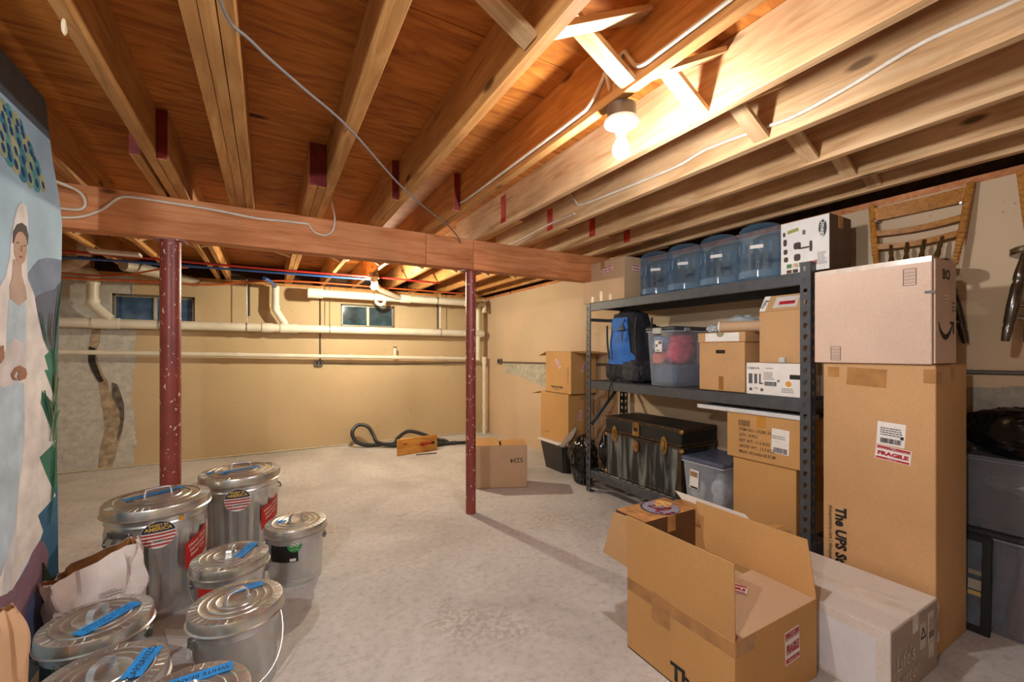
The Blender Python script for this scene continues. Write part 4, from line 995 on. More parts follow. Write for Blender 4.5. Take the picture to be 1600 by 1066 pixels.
# ------------------------------------------------------------ cartons
def carton(name, label, x0, x1, y0, y1, z0, z1, m, group=None, seam='y', tape_m=None, rz=0, cat='box', inner=None):
    """closed carton: body, two top flaps meeting at a seam, tape over the seam"""
    t = T(name, label, cat, ((x0+x1)/2, (y0+y1)/2, z0), group, rz)
    b = B(); b.box(x0, x1, y0, y1, z0, z1-.005, .003); t.add('carton_body', b, m)
    xm, ym = (x0+x1)/2, (y0+y1)/2
    for k in (0, 1):
        b = B()
        if seam == 'y': b.box(*((x0+.001, xm-.001) if k == 0 else (xm+.001, x1-.001)), y0+.001, y1-.001, z1-.005, z1, .0012)
        else: b.box(x0+.001, x1-.001, *((y0+.001, ym-.001) if k == 0 else (ym+.001, y1-.001)), z1-.005, z1, .0012)
        t.add('top_flap', b, m)
    tm = tape_m or M['tape']; tw = .026
    b = B()
    if seam == 'y':
        b.box(xm-tw, xm+tw, y0, y1, z1, z1+.0006); b.box(xm-tw, xm+tw, y0-.0014, y0, z1-.07, z1+.0006); b.box(xm-tw, xm+tw, y1, y1+.0014, z1-.07, z1+.0006)
    else:
        b.box(x0, x1, ym-tw, ym+tw, z1, z1+.0006); b.box(x0-.0014, x0, ym-tw, ym+tw, z1-.07, z1+.0006); b.box(x1, x1+.0014, ym-tw, ym+tw, z1-.07, z1+.0006)
    t.add('packing_tape', b, tm)
    return t
def slab(hinge0, hinge1, d, L, th=.004, skew=0.0):
    """cardboard flap: hinge line, direction vector, length"""
    b = B(); h0 = Vector(hinge0); h1 = Vector(hinge1); d = Vector(d).normalized(); ax = (h1-h0).normalized(); n = ax.cross(d).normalized() * th
    ins = ax * skew
    q = [h0, h1, h1 + d*L - ins, h0 + d*L + ins]
    lo = [b.bm.verts.new(p - n/2) for p in q]; hi = [b.bm.verts.new(p + n/2) for p in q]
    b.bm.faces.new(lo[::-1]); b.bm.faces.new(hi); b.bridge(lo, hi); return b
def open_box(name, label, x0, x1, y0, y1, z0, z1, m, mi, cat='box', group=None, rz=0, th=.005):
    t = T(name, label, cat, ((x0+x1)/2, (y0+y1)/2, z0), group, rz)
    b = B(); b.box(x0, x1, y0, y1, z0, z0+th)
    b.box(x0, x0+th, y0, y1, z0, z1); b.box(x1-th, x1, y0, y1, z0, z1); b.box(x0+th, x1-th, y0, y0+th, z0, z1); b.box(x0+th, x1-th, y1-th, y1, z0, z1)
    t.add('carton_body', b, m); return t
# --- top shelf
t = carton('cardboard_box', 'pinkish carton with two fragile stickers on the left end of the top shelf', 2.625, 2.90, 2.70, 3.245, Z_TOP+.002, 2.115, M['brown_box3'], seam='x')
fragile(t, F('-X', (2.625, 2.90, 2.03), 6), .115, .062); fragile(t, F('-Y', (2.76, 2.70, 2.02)), .085, .062)
for k, (dy, hh) in enumerate(((.14, .05), (.02, .09), (-.10, .05))): decal(t, F('-X', (2.625, 2.97+dy, 1.76+hh/2)), .035, hh, flat('#b79c7c', .4), None, 'tape_strip')
def water_jug(x, y, label, rz):
    t = T('water_jug', 'x', 'water jug', (0, 0, 0)); r = .131
    prof = [(0, .012), (.06, .014), (.095, .006), (.115, 0), (.128, .008), (r, .022), (r, .070), (.124, .082), (.124, .092), (r, .104), (r, .140), (.125, .150), (.125, .158), (r, .168), (r, .262), (.126, .272), (.126, .280), (r, .290), (r, .318), (.127, .342), (.112, .362), (.085, .374), (.055, .379), (.03, .380), (0, .380)]
    b = B(); b.lathe(prof, 36); t.add('jug_body', b, M['jug'], smooth=50)
    b = B(); b.lathe([(.126, .024), (.1315, .026), (.1315, .068), (.126, .070)], 36); t.add('base_band', b, M['jug_band'], smooth=40)
    for k in range(9):
        a = R(150 + k*24); b = B(); b.bar((.1305*math.cos(a), .1305*math.sin(a), .178), (.1305*math.cos(a), .1305*math.sin(a), .252), .016, .006, (math.cos(a), math.sin(a), 0), .002); t.add('grip_rib', b, M['jug_band'])
    wf = cylwarp(r, R(-150), .215, .004); t.add('paper_strip', warp_patch(lambda u, v: ((u-.5)*.075, (v-.5)*.022), wf), M['paper'], smooth=60)
    return t
M['jug'] = clear('blue_polycarbonate', '#e3eef8', '#7fa6cb', .06, .08)
M['jug_band'] = clear('blue_polycarbonate_thick', '#d2e4f2', '#a9c6de', .22, .08)
j0 = water_jug(0, 0, '', 0)
JG = 'blue water jugs on the top shelf'
for i, (x, y, rz, lb) in enumerate(((2.84, 2.545, 8, 'blue water jug next to the pinkish fragile carton on the top shelf'), (2.84, 2.258, 0, 'second blue water jug from the pinkish carton on the top shelf'), (2.84, 1.965, -5, 'third blue water jug from the pinkish carton on the top shelf'), (2.82, 1.655, -10, 'blue water jug beside the white juicer carton on the top shelf'))):
    if i == 0: j0.e.location = (x, y, Z_TOP+.001); j0.e.rotation_euler = (0, 0, R(rz)); j0.e['label'] = lb; j0.e['group'] = JG
    else: dup(j0.e, (x, y, Z_TOP+.001), R(rz), lb, JG)
# juicer carton
x0, x1, y0, y1, z0, z1 = 2.66, 2.905, 1.185, 1.442, Z_TOP+.002, 2.058
t = carton('appliance_box', 'white printed juicer carton on the right end of the top shelf', x0, x1, y0, y1, z0, z1, flat('#6b5a4c', .7), cat='box')
W = decal(t, F('-X', (x0, (y0+y1)/2, (z0+z1)/2)), y1-y0-.004, z1-z0-.004, M['paper'], None, 'printed_front')
def on(u, v, roll=0): return F('-X', (x0-.0008, y1 - u*(y1-y0), z0 + v*(z1-z0)), roll)
OV = flat('#39463f', .5)
b = B(); b.prism([(.020*math.cos(a), .050*math.sin(a)) for a in [2*math.pi*k/28 for k in range(28)]], on(.87, .76), .0006); ov = t.add('logo_oval', b, OV)
text(t, 'Omega', .034, M['paper'], on(.87, .76, -90), ov, bold=.0005)
DK = flat('#4a3a36', .6); LG = flat('#9aa35a', .6)
for (u, v, w_, h_) in ((.36, .52, .040, .040), (.36, .30, .036, .040), (.50, .46, .06, .010), (.64, .47, .016, .062), (.10, .62, .02, .04), (.11, .44, .022, .03), (.12, .29, .024, .03), (.08, .78, .014, .026)):
    b = B(); b.prism([(w_/2*math.copysign(abs(math.cos(a))**.6, math.cos(a)), h_/2*math.copysign(abs(math.sin(a))**.6, math.sin(a))) for a in [2*math.pi*k/16 for k in range(16)]], on(u, v) @ Matrix.Translation((0, 0, .0003)), .0006); t.add('printed_juicer', b, DK, W)
b = B(); b.obox(on(.27, .82, 8) @ Matrix.Translation((0, 0, .0006)) @ Matrix.Diagonal((.062, .020, .0006, 1))); t.add('printed_celery', b, LG, W)
b = B(); b.obox(on(.50, .75) @ Matrix.Translation((0, 0, .0006)) @ Matrix.Diagonal((.016, .026, .0006, 1))); t.add('printed_icon', b, M['grey_ink'], W)
for k, c in enumerate(('#6e9a5a', '#d8b9a0', '#8a9a6a', '#d89a86', '#c9796a')):
    b = B(); b.obox(on(.19 + .13*k, .155) @ Matrix.Translation((0, 0, .0006)) @ Matrix.Diagonal((.028, .024, .0006, 1))); t.add('printed_photo', b, flat(c, .6, var=.3, scale=60), W)
for k, c in enumerate(('#7a4a3c', '#4f3a34')):
    b = B(); b.obox(on(.19 + .13*k, .05) @ Matrix.Translation((0, 0, .0006)) @ Matrix.Diagonal((.028, .020, .0006, 1))); t.add('printed_photo', b, flat(c, .6, var=.3, scale=60), W)
print_lines(t, on(.86, .22), .045, .07, 9, W, 5)
# --- middle shelf
def backpack():
    t = T('backpack', 'blue and black hiking backpack on the middle shelf', 'backpack', (2.80, 2.76, Z_MID))
    BK = flat('#23242a', .8, var=.25, scale=25, bmp=.3); BL = flat('#1668c4', .65, var=.15, scale=14, bmp=.25); GY = flat('#3a3b40', .8, var=.2, bmp=.3)
    z0 = Z_MID
    def body(u, v, s=1.0):
        a = 2*math.pi*u; ca, sa = math.cos(a), math.sin(a); e = .62
        rx = .145*(1 - .25*v**3 - .1*(1-v)**2); ry = .20*(1 - .30*v**2) * (1 if v > .06 else .8 + v*3.3)
        n = 1 + .07*noise.noise(Vector((ca*2, sa*2, v*5))) 
        return Vector((2.80 + s*n*rx*math.copysign(abs(ca)**e, ca), 2.77 + s*n*ry*math.copysign(abs(sa)**e, sa) + .03*v, z0 + .60*v))
    b = B(); V = b.grid(lambda u, v: body(u, v), 40, 24, True); b.bm.faces.new(V[0][::-1]); b.bm.faces.new(V[-1]); t.add('pack_body', b, BK, smooth=50)
    # blue front panel hugging the room side (-X) left half
    def panel(u, v):
        vv = .26 + .68*v; aa = .36 + .19*u + .05*(1-v)*(u-.5); p = body(aa, vv, 1.055); return p
    b = B(); b.grid(panel, 14, 18); pn = t.add('front_panel', b, BL, smooth=60)
    def panel2(u, v): return body(.565 + .045*u, .20 + .25*v*(1-.3*u), 1.05)
    b = B(); b.grid(panel2, 6, 8); t.add('side_gusset', b, BL, smooth=60)
    def lid(u, v):
        a = 2*math.pi*u; return Vector((2.80 + .125*(1-.5*v*v)*math.cos(a), 2.80 + .155*(1-.6*v*v)*math.sin(a), z0 + .565 + .065*v + .012*noise.noise(Vector((math.cos(a)*2, math.sin(a)*2, v)))))
    b = B(); V = b.grid(lid, 28, 7, True); b.bm.faces.new(V[-1]); b.bm.faces.new(V[0][::-1]); t.add('top_lid', b, BK, smooth=50)
    for (c, r) in (((2.675, 2.66, z0+.105), (.055, .10, .095)), ((2.70, 2.90, z0+.09), (.05, .095, .085)), ((2.80, 2.565, z0+.12), (.09, .05, .11)), ((2.85, 2.60, z0+.36), (.09, .05, .15))):
        b = B(); b.ball(c, r, 4, lambda co: min(1.45, 1 / max(.6, (abs(co.x)**4 + abs(co.y)**4 + abs(co.z)**4) ** .25)) * (.84 + .20*noise.noise(co*2.1) + .10*noise.noise(co*6))); t.add('pouch', b, GY if c[0] < 2.7 else BK, smooth=50)
    for k, pts in enumerate((((2.66, 2.95, z0+.5), (2.645, 2.93, z0+.35), (2.64, 2.90, z0+.2)), ((2.68, 2.62, z0+.56), (2.645, 2.60, z0+.40), (2.65, 2.59, z0+.22), (2.66, 2.57, z0+.05)), ((2.78, 2.54, z0+.55), (2.74, 2.512, z0+.38), (2.76, 2.51, z0+.2), (2.8, 2.515, z0+.05)), ((2.70, 2.75, z0+.57), (2.648, 2.74, z0+.50), (2.640, 2.74, z0+.42), (2.640, 2.745, z0+.36)))):
        b = B(); c = crv(pts, 5)
        for p, q in zip(c, c[1:]): b.bar(p, q, .020 if k < 3 else .01, .005, (1, 0, 0))
        t.add('strap', b, GY if k == 3 else BK)
    b = B(); b.bar((2.640, 2.86, z0+.455), (2.643, 2.70, z0+.465), .016, .004, (1, 0, 0)); t.add('compression_strap', b, flat('#2f5d93', .6))
    b = B(); b.box(2.632, 2.646, 2.715, 2.755, z0+.45, z0+.485, .003); t.add('buckle', b, M['black'])
    b = B(); b.tube(crv([(2.74, 2.86, z0+.60), (2.74, 2.84, z0+.645), (2.74, 2.78, z0+.648), (2.74, 2.75, z0+.61)], 4), .006, 6); t.add('haul_loop', b, M['black'], smooth=60)
    b = B(); b.tube(crv([(2.66, 2.80, z0+.05), (2.618, 2.83, z0+.012), (2.588, 2.84, z0-.05), (2.592, 2.86, z0-.16)], 5), .006, 6); t.add('hanging_strap', b, M['black'], smooth=60)
backpack()
def tote(name, label, x0, x1, y0, y1, z0, z1, tint, body, fac, lidm, taper=.025, lid_h=.03, latch=None, group=None, grain=.0):
    t = T(name, label, 'bin', ((x0+x1)/2, (y0+y1)/2, z0), group)
    mm = clear(name + '_plastic', tint, body, fac, .2, grain)
    def wall(inset0, inset1, thk):
        b = B(); cs = []
        for z, i in ((z0, inset0), (z1-lid_h, inset1)):
            ring = []
            for (cx, cy, sx, sy) in ((x0+i, y0+i, 1, 1), (x1-i, y0+i, -1, 1), (x1-i, y1-i, -1, -1), (x0+i, y1-i, 1, -1)):
                r_ = .022
                for k in range(5):
                    a = {(1, 1): 180, (-1, 1): 270, (-1, -1): 0, (1, -1): 90}[(sx, sy)] + 22.5*k
                    ring.append(Vector((cx + sx*r_ + r_*math.cos(R(a)), cy + sy*r_ + r_*math.sin(R(a)), z)))
            cs.append([b.bm.verts.new(p) for p in ring])
        b.bridge(cs[0], cs[1]); b.bm.faces.new(cs[0][::-1]); return b
    t.add('bin_wall', wall(taper, .004, 0), mm, smooth=40)
    b = B(); b.box(x0, x1, y0, y1, z1-lid_h-.010, z1-lid_h, .003)
    t.add('rim', b, clear(name + '_rim', tint, body, min(1, fac+.3), .2))
    b = B(); b.box(x0-.004, x1+.004, y0-.004, y1+.004, z1-lid_h+.001, z1, .008); t.add('lid', b, lidm, smooth=30)
    return t
def lump(t, name, c, r, m, seed=0, amp=.16, freq=2.2):
    b = B(); b.ball(c, r, 4, lambda co: 1 + amp*noise.noise(co*freq + Vector((seed, seed*2, 0))) + amp*.4*noise.noise(co*freq*3 + Vector((seed, 0, seed))))
    return t.add(name, b, m, smooth=60)
t = tote('clear_bin', 'clear plastic tote of pink and orange clothes with grey lid on the middle shelf', 2.655, 3.055, 2.21, 2.49, Z_MID+.001, 1.495, '#f4f7fb', '#ccd5e4', .10, flat('#3b3f44', .5), grain=.06)
PK, OR, DN, BLS = flat('#e0566b', .9, var=.15), flat('#ef7f62', .9, var=.15), flat('#5f6f86', .9, var=.15), flat('#8fa0c4', .9, var=.1)
b = B(); b.box(2.70, 3.03, 2.245, 2.455, Z_MID+.012, Z_MID+.165, .02); t.add('folded_clothes', b, DN)

def wad(t, name, c, r, m, seed):
    # cloth pressed into the bin: boxy wad with soft folds
    def f(co):
        k = 1 / max(.62, (abs(co.x)**4 + abs(co.y)**4 + abs(co.z)**4) ** .25)
        return min(k, 1.5) * (.86 + .16*noise.noise(co*1.7 + Vector((seed, 0, seed))) + .07*noise.noise(Vector((co.x*2, co.y*2, co.z*9 + seed))))
    b = B(); b.ball(c, r, 4, f); return t.add(name, b, m, smooth=60)
wad(t, 'pink_cloth', (2.83, 2.30, 1.30), (.13, .072, .10), PK, 1); wad(t, 'pink_cloth', (2.86, 2.31, 1.40), (.12, .07, .05), PK, 5); wad(t, 'orange_cloth', (2.725, 2.415, 1.25), (.045, .055, .05), OR, 4); wad(t, 'blue_cloth', (2.74, 2.41, 1.37), (.06, .06, .065), BLS, 6)
b = B(); b.box(2.634, 2.665, 2.325, 2.405, 1.440, 1.487, .005); t.add('latch', b, flat('#b9bcb4', .4))
b = B(); b.box(2.76, 2.82, 2.195, 2.212, 1.455, 1.487, .004); t.add('latch', b, flat('#8f9396', .4))
q = decal(t, F('-X', (2.6545, 2.36, 1.345)), .068, .088, M['paper'], None, 'paper_label'); 
b = B(); b.obox(F('-X', (2.6535, 2.345, 1.372), 12) @ Matrix.Diagonal((.03, .022, .001, 1))); b.obox(F('-X', (2.6535, 2.365, 1.312)) @ Matrix.Diagonal((.032, .008, .001, 1))); b.obox(F('-X', (2.6535, 2.378, 1.35)) @ Matrix.Diagonal((.018, .022, .001, 1))); t.add('label_print', b, M['grey_ink'], q)
# file box
x0, x1, y0, y1, z0, z1 = 2.645, 3.01, 1.655, 1.985, Z_MID+.001, 1.42
t = T('file_box', 'brown cardboard file box with lid and hand hole on the middle shelf', 'box', ((x0+x1)/2, (y0+y1)/2, z0))
b = B(); hz = z0+.265; hy0, hy1 = 1.79, 1.86
b.box(x0, x0+.005, y0, hy0, z0, z1); b.box(x0, x0+.005, hy1, y1, z0, z1); b.box(x0, x0+.005, hy0, hy1, z0, hz-.012); b.box(x0, x0+.005, hy0, hy1, hz+.012, z1)
b.box(x1-.005, x1, y0, y1, z0, z1); b.box(x0+.005, x1-.005, y0, y0+.005, z0, z1); b.box(x0+.005, x1-.005, y1-.005, y1, z0, z1); b.box(x0, x1, y0, y1, z0, z0+.004)
t.add('box_body', b, M['brown_box'])
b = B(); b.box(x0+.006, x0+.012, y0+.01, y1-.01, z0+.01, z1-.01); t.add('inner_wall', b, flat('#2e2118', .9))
b = B(); b.box(x0-.008, x1+.008, y0-.008, y1+.008, z1-.055, z1+.010, .003); ld = t.add('lid', b, M['brown_box'])
decal(t, F('-X', (x0-.008, 1.81, z1-.022)), .245, .056, M['paper'], ld, 'lid_paper')
b = B(); b.prism([(.028*math.cos(a), .028*math.sin(a)) for a in [R(180 + 180*k/12) for k in range(13)]], F('-X', (x0-.0085, 1.82, z1+.006)), .001); t.add('lid_notch', b, flat('#9b9a80', .8), ld)
b = B(); b.obox(F('-X', (x0, 1.82, z0+.055)) @ Matrix.Diagonal((.035, .09, .0014, 1))); t.add('tape_strip', b, flat('#9c6d35', .3))
# mailing tube and crumpled bag on the lid
zt = 1.431
t = T('mailing_tube', 'brown cardboard mailing tube with white end lying on the file box', 'tube', (2.75, 1.76, zt))
p0, p1 = Vector((2.665, 1.84, zt+.036)), Vector((2.742, 1.575, zt+.036))
b = B(); b.cyl(p0, p1, .036, seg=24); t.add('tube_wall', b, M['brown_box3'], smooth=40)
d = (p1-p0).normalized(); b = B(); b.cyl(p0 - d*.004, p0 + d*.006, .038, seg=24); b.cyl(p0 - d*.006, p0 - d*.003, .026, seg=24); t.add('end_cap', b, M['paper'], smooth=40)
for (c, r, lb, sd) in (((2.90, 1.83, zt+.063), (.075, .12, .065), 'crumpled pale grey plastic bag behind the mailing tube', 3), ((2.70, 1.915, zt+.028), (.045, .045, .03), 'small crumpled grey plastic wad left of the mailing tube', 8)):
    b = B(); b.ball(c, r, 4, lambda co: 1 + .22*noise.noise(co*2.4 + Vector((sd, 0, sd))) + .10*noise.noise(co*7 + Vector((sd, 0, 0)))); solo('plastic_bag', b, flat('#b5bcc0', .35, var=.1, spec=.6), lb, 'bag', (c[0], c[1], zt), smooth=25)
# speaker carton
x0, x1, y0, y1, z0, z1 = 2.640, 3.02, 1.312, 1.642, Z_MID+.001, 1.232
t = carton('speaker_box', 'flat white printed audio carton on the right of the middle shelf', x0, x1, y0, y1, z0, z1, M['paper'])
def on(u, v, roll=0): return F('-X', (x0, y1 - u*(y1-y0), z0 + v*(z1-z0)), roll)
text(t, 'YAMAHA', .019, M['grey_ink'], on(.14, .83), bold=.0004)
GD = flat('#5c5c5e', .6)
for (u, v, w_, h_) in ((.085, .5, .024, .062), (.185, .5, .018, .060), (.265, .5, .010, .062), (.29, .36, .022, .008), (.60, .46, .012, .012)): decal(t, on(u, v), w_, h_, GD, None, 'printed_speaker', .001)
for u in (.09, .30):
    b = B(); b.prism([(.010*math.cos(a), .010*math.sin(a)) for a in [2*math.pi*k/16 for k in range(16)]], on(u, .16), .001); t.add('printed_disc', b, GD)
b = B(); b.obox(on(.895, .60) @ Matrix.Translation((0, 0, .0006)) @ Matrix.Diagonal((.068, .026, .001, 1))); t.add('black_label', b, M['ink'])
b = B(); b.prism([(.016*math.cos(a), .016*math.sin(a)) for a in [2*math.pi*k/24 for k in range(24)]], on(.77, .385), .001); t.add('orange_dot', b, flat('#dd9a32', .6))
barcode(t, on(.46, .36), .07, .026, None, 6); print_lines(t, on(.45, .60), .075, .05, 4, None, 8); print_lines(t, on(.76, .19), .07, .03, 3, None, 9); print_lines(t, on(.20, .20), .03, .012, 2, None, 10); print_lines(t, on(.45, .84), .05, .01, 1, None, 11)
# carton with red docket on the speaker carton
x0, x1, y0, y1, z0, z1 = 2.650, 2.95, 1.315, 1.565, 1.2345, 1.545
t = T('cardboard_box', 'brown carton with raised flap and red docket pouch on the middle shelf', 'box', ((x0+x1)/2, (y0+y1)/2, z0))
b = B(); b.box(x0, x1, y0, y1, z0, z1, .003); t.add('carton_body', b, M['brown_box'])
h0, h1 = Vector((x0, y1, z1)), Vector((x0, y0, z1)); dv = Vector((.55, 0, .83))
t.add('top_flap', slab(h0, h1, dv, .118), M['brown_box'])
A = Matrix((Vector((0, -1, 0)), dv.normalized(), Vector((0, -1, 0)).cross(dv.normalized()))).transposed()
def onf(u, v, roll=0): return Matrix.Translation(h0.lerp(h1, u) + dv.normalized()*v - Vector((.83, 0, -.55)).normalized()*.003) @ A.to_4x4() @ Matrix.Rotation(R(roll), 4, 'Z')
p = decal(t, onf(.57, .062), .135, .082, flat('#d9cfc8', .3), None, 'docket_pouch'); decal(t, onf(.60, .055) @ Matrix.Translation((0, 0, .001)), .09, .024, M['red'], p, 'red_band')
p = decal(t, onf(.075, .06), .036, .115, M['paper'], None, 'paper_strip'); text(t, 'Baby', .034, M['ink'], onf(.075, .055, -100), p, 'handwriting', bold=.0006)
b = B(); b.box(2.632, 2.650, 1.405, 1.44, 1.235, 1.268, .004); t.add('tape_clump', b, flat('#c9cac8', .3))
# --- bottom shelf
def trunk():
    x0, x1, y0, y1, z0, z1 = 2.65, 3.05, 2.145, 2.955, Z_BOT+.001, .728
    t = T('steamer_trunk', 'worn black steamer trunk with brass fittings on the bottom shelf', 'trunk', ((x0+x1)/2, (y0+y1)/2, z0))
    TB = streaked('trunk_black', '#1b1d1f', '#8f928c'); TBK = flat('#18191a', .5, var=.3); BRS = flat('#a8824a', .4, .7, var=.25); EDG = flat('#4f3d27', .5, .4, var=.3)
    zl_ = .595
    b = B(); b.box(x0, x1, y0, y1, z0, zl_-.002, .006); t.add('trunk_body', b, TB)
    b = B(); b.box(x0-.004, x1+.004, y0-.004, y1+.004, zl_, z1, .008); ld = t.add('trunk_lid', b, TBK)
    for z in (zl_-.018, zl_+.004):
        b = B(); b.box(x0-.0075, x1+.0075, y0-.0075, y1+.0075, z, z+.014, .001); t.add('edge_strip', b, EDG)
    for z in (z1-.016, ):
        b = B(); b.box(x0-.006, x0+.004, y0-.005, y1+.005, z, z+.018, .001); b.box(x0, x1, y0-.006, y0+.004, z, z+.018, .001); t.add('edge_strip', b, EDG)
    b = B(); b.box(x0-.004, x0+.03, y0-.004, y0+.03, z0, zl_-.02, .001); t.add('corner_strip', b, EDG)
    for (y, z) in ((y0, z1-.02), (y1, z1-.02), (y0, z0+.025), (y1, z0+.025), (y0, zl_-.03), (y1, zl_-.03)):
        b = B(); b.ball((x0+.006, y, z), (.014, .022, .022), 2); t.add('corner_cap', b, BRS, smooth=60)
    def oval(y, z, ry, rz_, nm, m):
        b = B(); b.prism([(ry*math.cos(a), rz_*math.sin(a)) for a in [2*math.pi*k/24 for k in range(24)]], F('-X', (x0-.005, y, z)), .008); o = t.add(nm, b, m)
        return o
    for y in (2.835, 2.295):
        o = oval(y, zl_-.012, .030, .070, 'latch', BRS); b = B(); b.box(x0-.021, x0-.012, y-.008, y+.008, zl_-.045, zl_+.025, .002); t.add('latch_tongue', b, BRS, o)
    o = oval(2.585, zl_-.072, .030, .045, 'lock_plate', flat('#b07a4a', .4, .6, var=.3)); b = B(); b.cyl((x0-.012, 2.585, zl_-.075), (x0-.020, 2.585, zl_-.075), .012, seg=12); t.add('keyhole_knob', b, BRS, o)
    b = B(); b.box(x0-.013, x0-.004, 2.548, 2.622, zl_+.012, z1-.012, .008); h = t.add('hasp', b, BRS)
    b = B(); b.cyl((x0-.014, 2.585, zl_+.065), (x0-.02, 2.585, zl_+.065), .016, seg=14); t.add('hasp_hole', b, M['black'], h)
    b = B()
    for k in range(26):
        y = y0 + .03 + k*(y1-y0-.06)/25; b.box(x0-.0065, x0-.003, y-.003, y+.003, z1-.026, z1-.020); b.box(x0-.0025, x0, y-.003, y+.003, z0+.02, z0+.026)
    for k in range(13):
        x = x0 + .03 + k*(x1-x0-.06)/12; b.box(x-.003, x+.003, y0-.0065, y0-.003, z1-.026, z1-.020)
    t.add('rivets', b, BRS, kind='stuff')
    b = B()
    for k in range(14): b.box(x0-.002, x0, y0+.012, y0+.018, z0+.03+k*.025, z0+.036+k*.025)
    t.add('corner_rivets', b, BRS, kind='stuff')
    b = B(); b.bar((x0+.28, y0-.012, .50), (x0+.40, y0-.012, .50), .03, .008, (0, 1, 0)); t.add('leather_handle', b, M['black'])
trunk()
t = tote('clear_bin', 'clear plastic tote with blue-grey lid beside the trunk on the bottom shelf', 2.625, 3.03, 1.79, 2.122, Z_BOT+.001, .548, '#eef2f6', '#ccd5e0', .20, flat('#565f76', .35, var=.2, spec=.6), grain=.15)
for k, (c, r, m_) in enumerate((((2.72, 2.05, .30), (.05, .05, .08), flat('#d9d6d2', .6)), ((2.80, 1.90, .34), (.10, .07, .10), flat('#e0e4e8', .25, spec=.8)), ((2.73, 1.88, .29), (.06, .05, .07), flat('#cfd3d6', .25, spec=.8)), ((2.85, 2.03, .40), (.10, .07, .07), flat('#6b7aa0', .7)))): lump(t, 'wrapped_item', c, r, m_, k*3)
q = decal(t, F('-X', (2.6315, 2.02, .395), -3), .072, .135, M['paper'], None, 'paper_label'); decal(t, F('-X', (2.630, 2.02, .432), -3), .06, .035, flat('#a97e5c', .6, var=.4, scale=50), q, 'label_photo'); decal(t, F('-X', (2.630, 2.02, .338), -3), .058, .012, M['ink'], q, 'label_band')
t = carton('cardboard_box', 'plain brown carton at the bottom of the stack on the bottom shelf', 2.640, 2.98, 1.345, 1.730, Z_BOT+.001, .622, M['brown_box2'])
x0, y0, y1, z0, z1 = 2.628, 1.318, 1.765, .6235, .905
t = carton('cardboard_box', 'brown carton stencilled with item number and weights under the long white package', x0, 2.99, y0, y1, z0, z1, M['brown_box2'], seam='x', tape_m=flat('#c58a3c', .3))
def on(u, v, roll=0): return F('-X', (x0, y1 - u*(y1-y0), z0 + v*(z1-z0)), roll)
barcode(t, on(.26, .80), .075, .038, None, 12, 16, flat('#7a5a3a', .7))
for k, s in enumerate(('ITEM NO.: US280 33', 'QTY.: 4 PCS', 'NET WT.: 11.5 KGS', 'GROSS WT.: 13.5 KGS', 'MEAS: 43.5x42x28.5CM')): text(t, s, .027, flat('#5b4228', .7), on(.185, .655 - k*.125), align='LEFT', bold=.0004, sx=.86)
p = decal(t, on(.755, .52, -2), .10, .145, M['paper'], None, 'shipping_label'); barcode(t, on(.755, .33, -2), .08, .03, p, 4); print_lines(t, on(.74, .60, -2), .08, .024, 2, p, 5)
solo('long_package', B().box(2.63, 2.80, 1.30, 1.995, .9075, .935, .004), flat('#d6d8da', .5), 'long thin white package lying on the stencilled carton', 'package', (2.7, 1.65, .9075))

# ------------------------------------------------------------ foreground cartons
TP = flat('#b07f48', .22, var=.12, spec=.7)
# big open carton in front
x0, x1, y0, y1, z1 = 1.380, 1.912, .898, 1.400, .312
t = open_box('open_carton', 'large open brown carton with raised flaps in the foreground', x0, x1, y0, y1, 0, z1, M['brown_box2'], M['box_in'])
t.add('tall_flap', slab((x0+.002, y1, z1), (x0+.002, y0, z1), (-.02, 0, 1), .268), M['brown_box2'])
b = B(); vs = [(x1-.002, y1, z1), (x1-.002, y0, z1), (x1+.035, y0+.052, z1+.208), (x1+.035, y1+.085, z1+.208)]
lo = [b.bm.verts.new(p) for p in vs]; hi = [b.bm.verts.new(Vector(p) + Vector((.004, 0, 0))) for p in vs]; b.bm.faces.new(lo); b.bm.faces.new(hi); b.bridge(lo, hi); t.add('tall_flap', b, M['brown_box2'])
b = B(); vs = [(x0+.012, y1-.002, .340), (x0+.012, 1.572, .345), (x0+.012, 1.500, .560), (x0+.012, y1-.002, .566)]
lo = [b.bm.verts.new(p) for p in vs]; hi = [b.bm.verts.new(Vector(p) + Vector((.004, 0, 0))) for p in vs]; b.bm.faces.new(lo); b.bm.faces.new(hi); b.bridge(lo, hi); t.add('side_flap', b, M['brown_box'])
t.add('end_flap', slab((x0+.008, y0+.002, z1-.002), (x1-.008, y0+.002, z1-.002), (0, 1, .02), .255, skew=.004), M['brown_box3'])
fragile(t, Matrix.Translation((1.690, 1.105, z1+.0065)) @ Matrix.Rotation(R(-64), 4, 'Z'), .10, .07)
fragile(t, F('-Y', (1.735, y0, .185), 3), .098, .125)
text(t, 'The UPS Store', .088, M['ink'], F('-X', (x0, 1.165, .050), 0), align='LEFT', bold=.0036, sx=.95)
text(t, 'theupsstore.com  |  theupsstorelocal.com', .026, M['ink'], F('-X', (x0, 1.145, .008), 0), align='LEFT')
decal(t, F('-X', (x0, 1.215, .255)), .09, .115, TP, None, 'packing_tape', .0012); decal(t, F('-X', (x0, 1.15, z1-.03)), .5, .05, TP, None, 'packing_tape', .0007); decal(t, F('-Y', (1.44, y0, z1-.03)), .10, .05, TP, None, 'packing_tape', .0007)
carton('inner_carton', 'small brown carton tucked inside the large open carton', 1.56, 1.86, 1.165, 1.335, .006, .304, M['brown_box3'])
carton('inner_carton', 'flat brown carton filling the near half of the open carton', 1.40, 1.88, .925, 1.155, .006, .285, M['box_in'])
carton('inner_carton', 'narrow dark red carton inside the large open carton', 1.40, 1.53, 1.19, 1.38, .006, .255, flat('#8a3a26', .6))
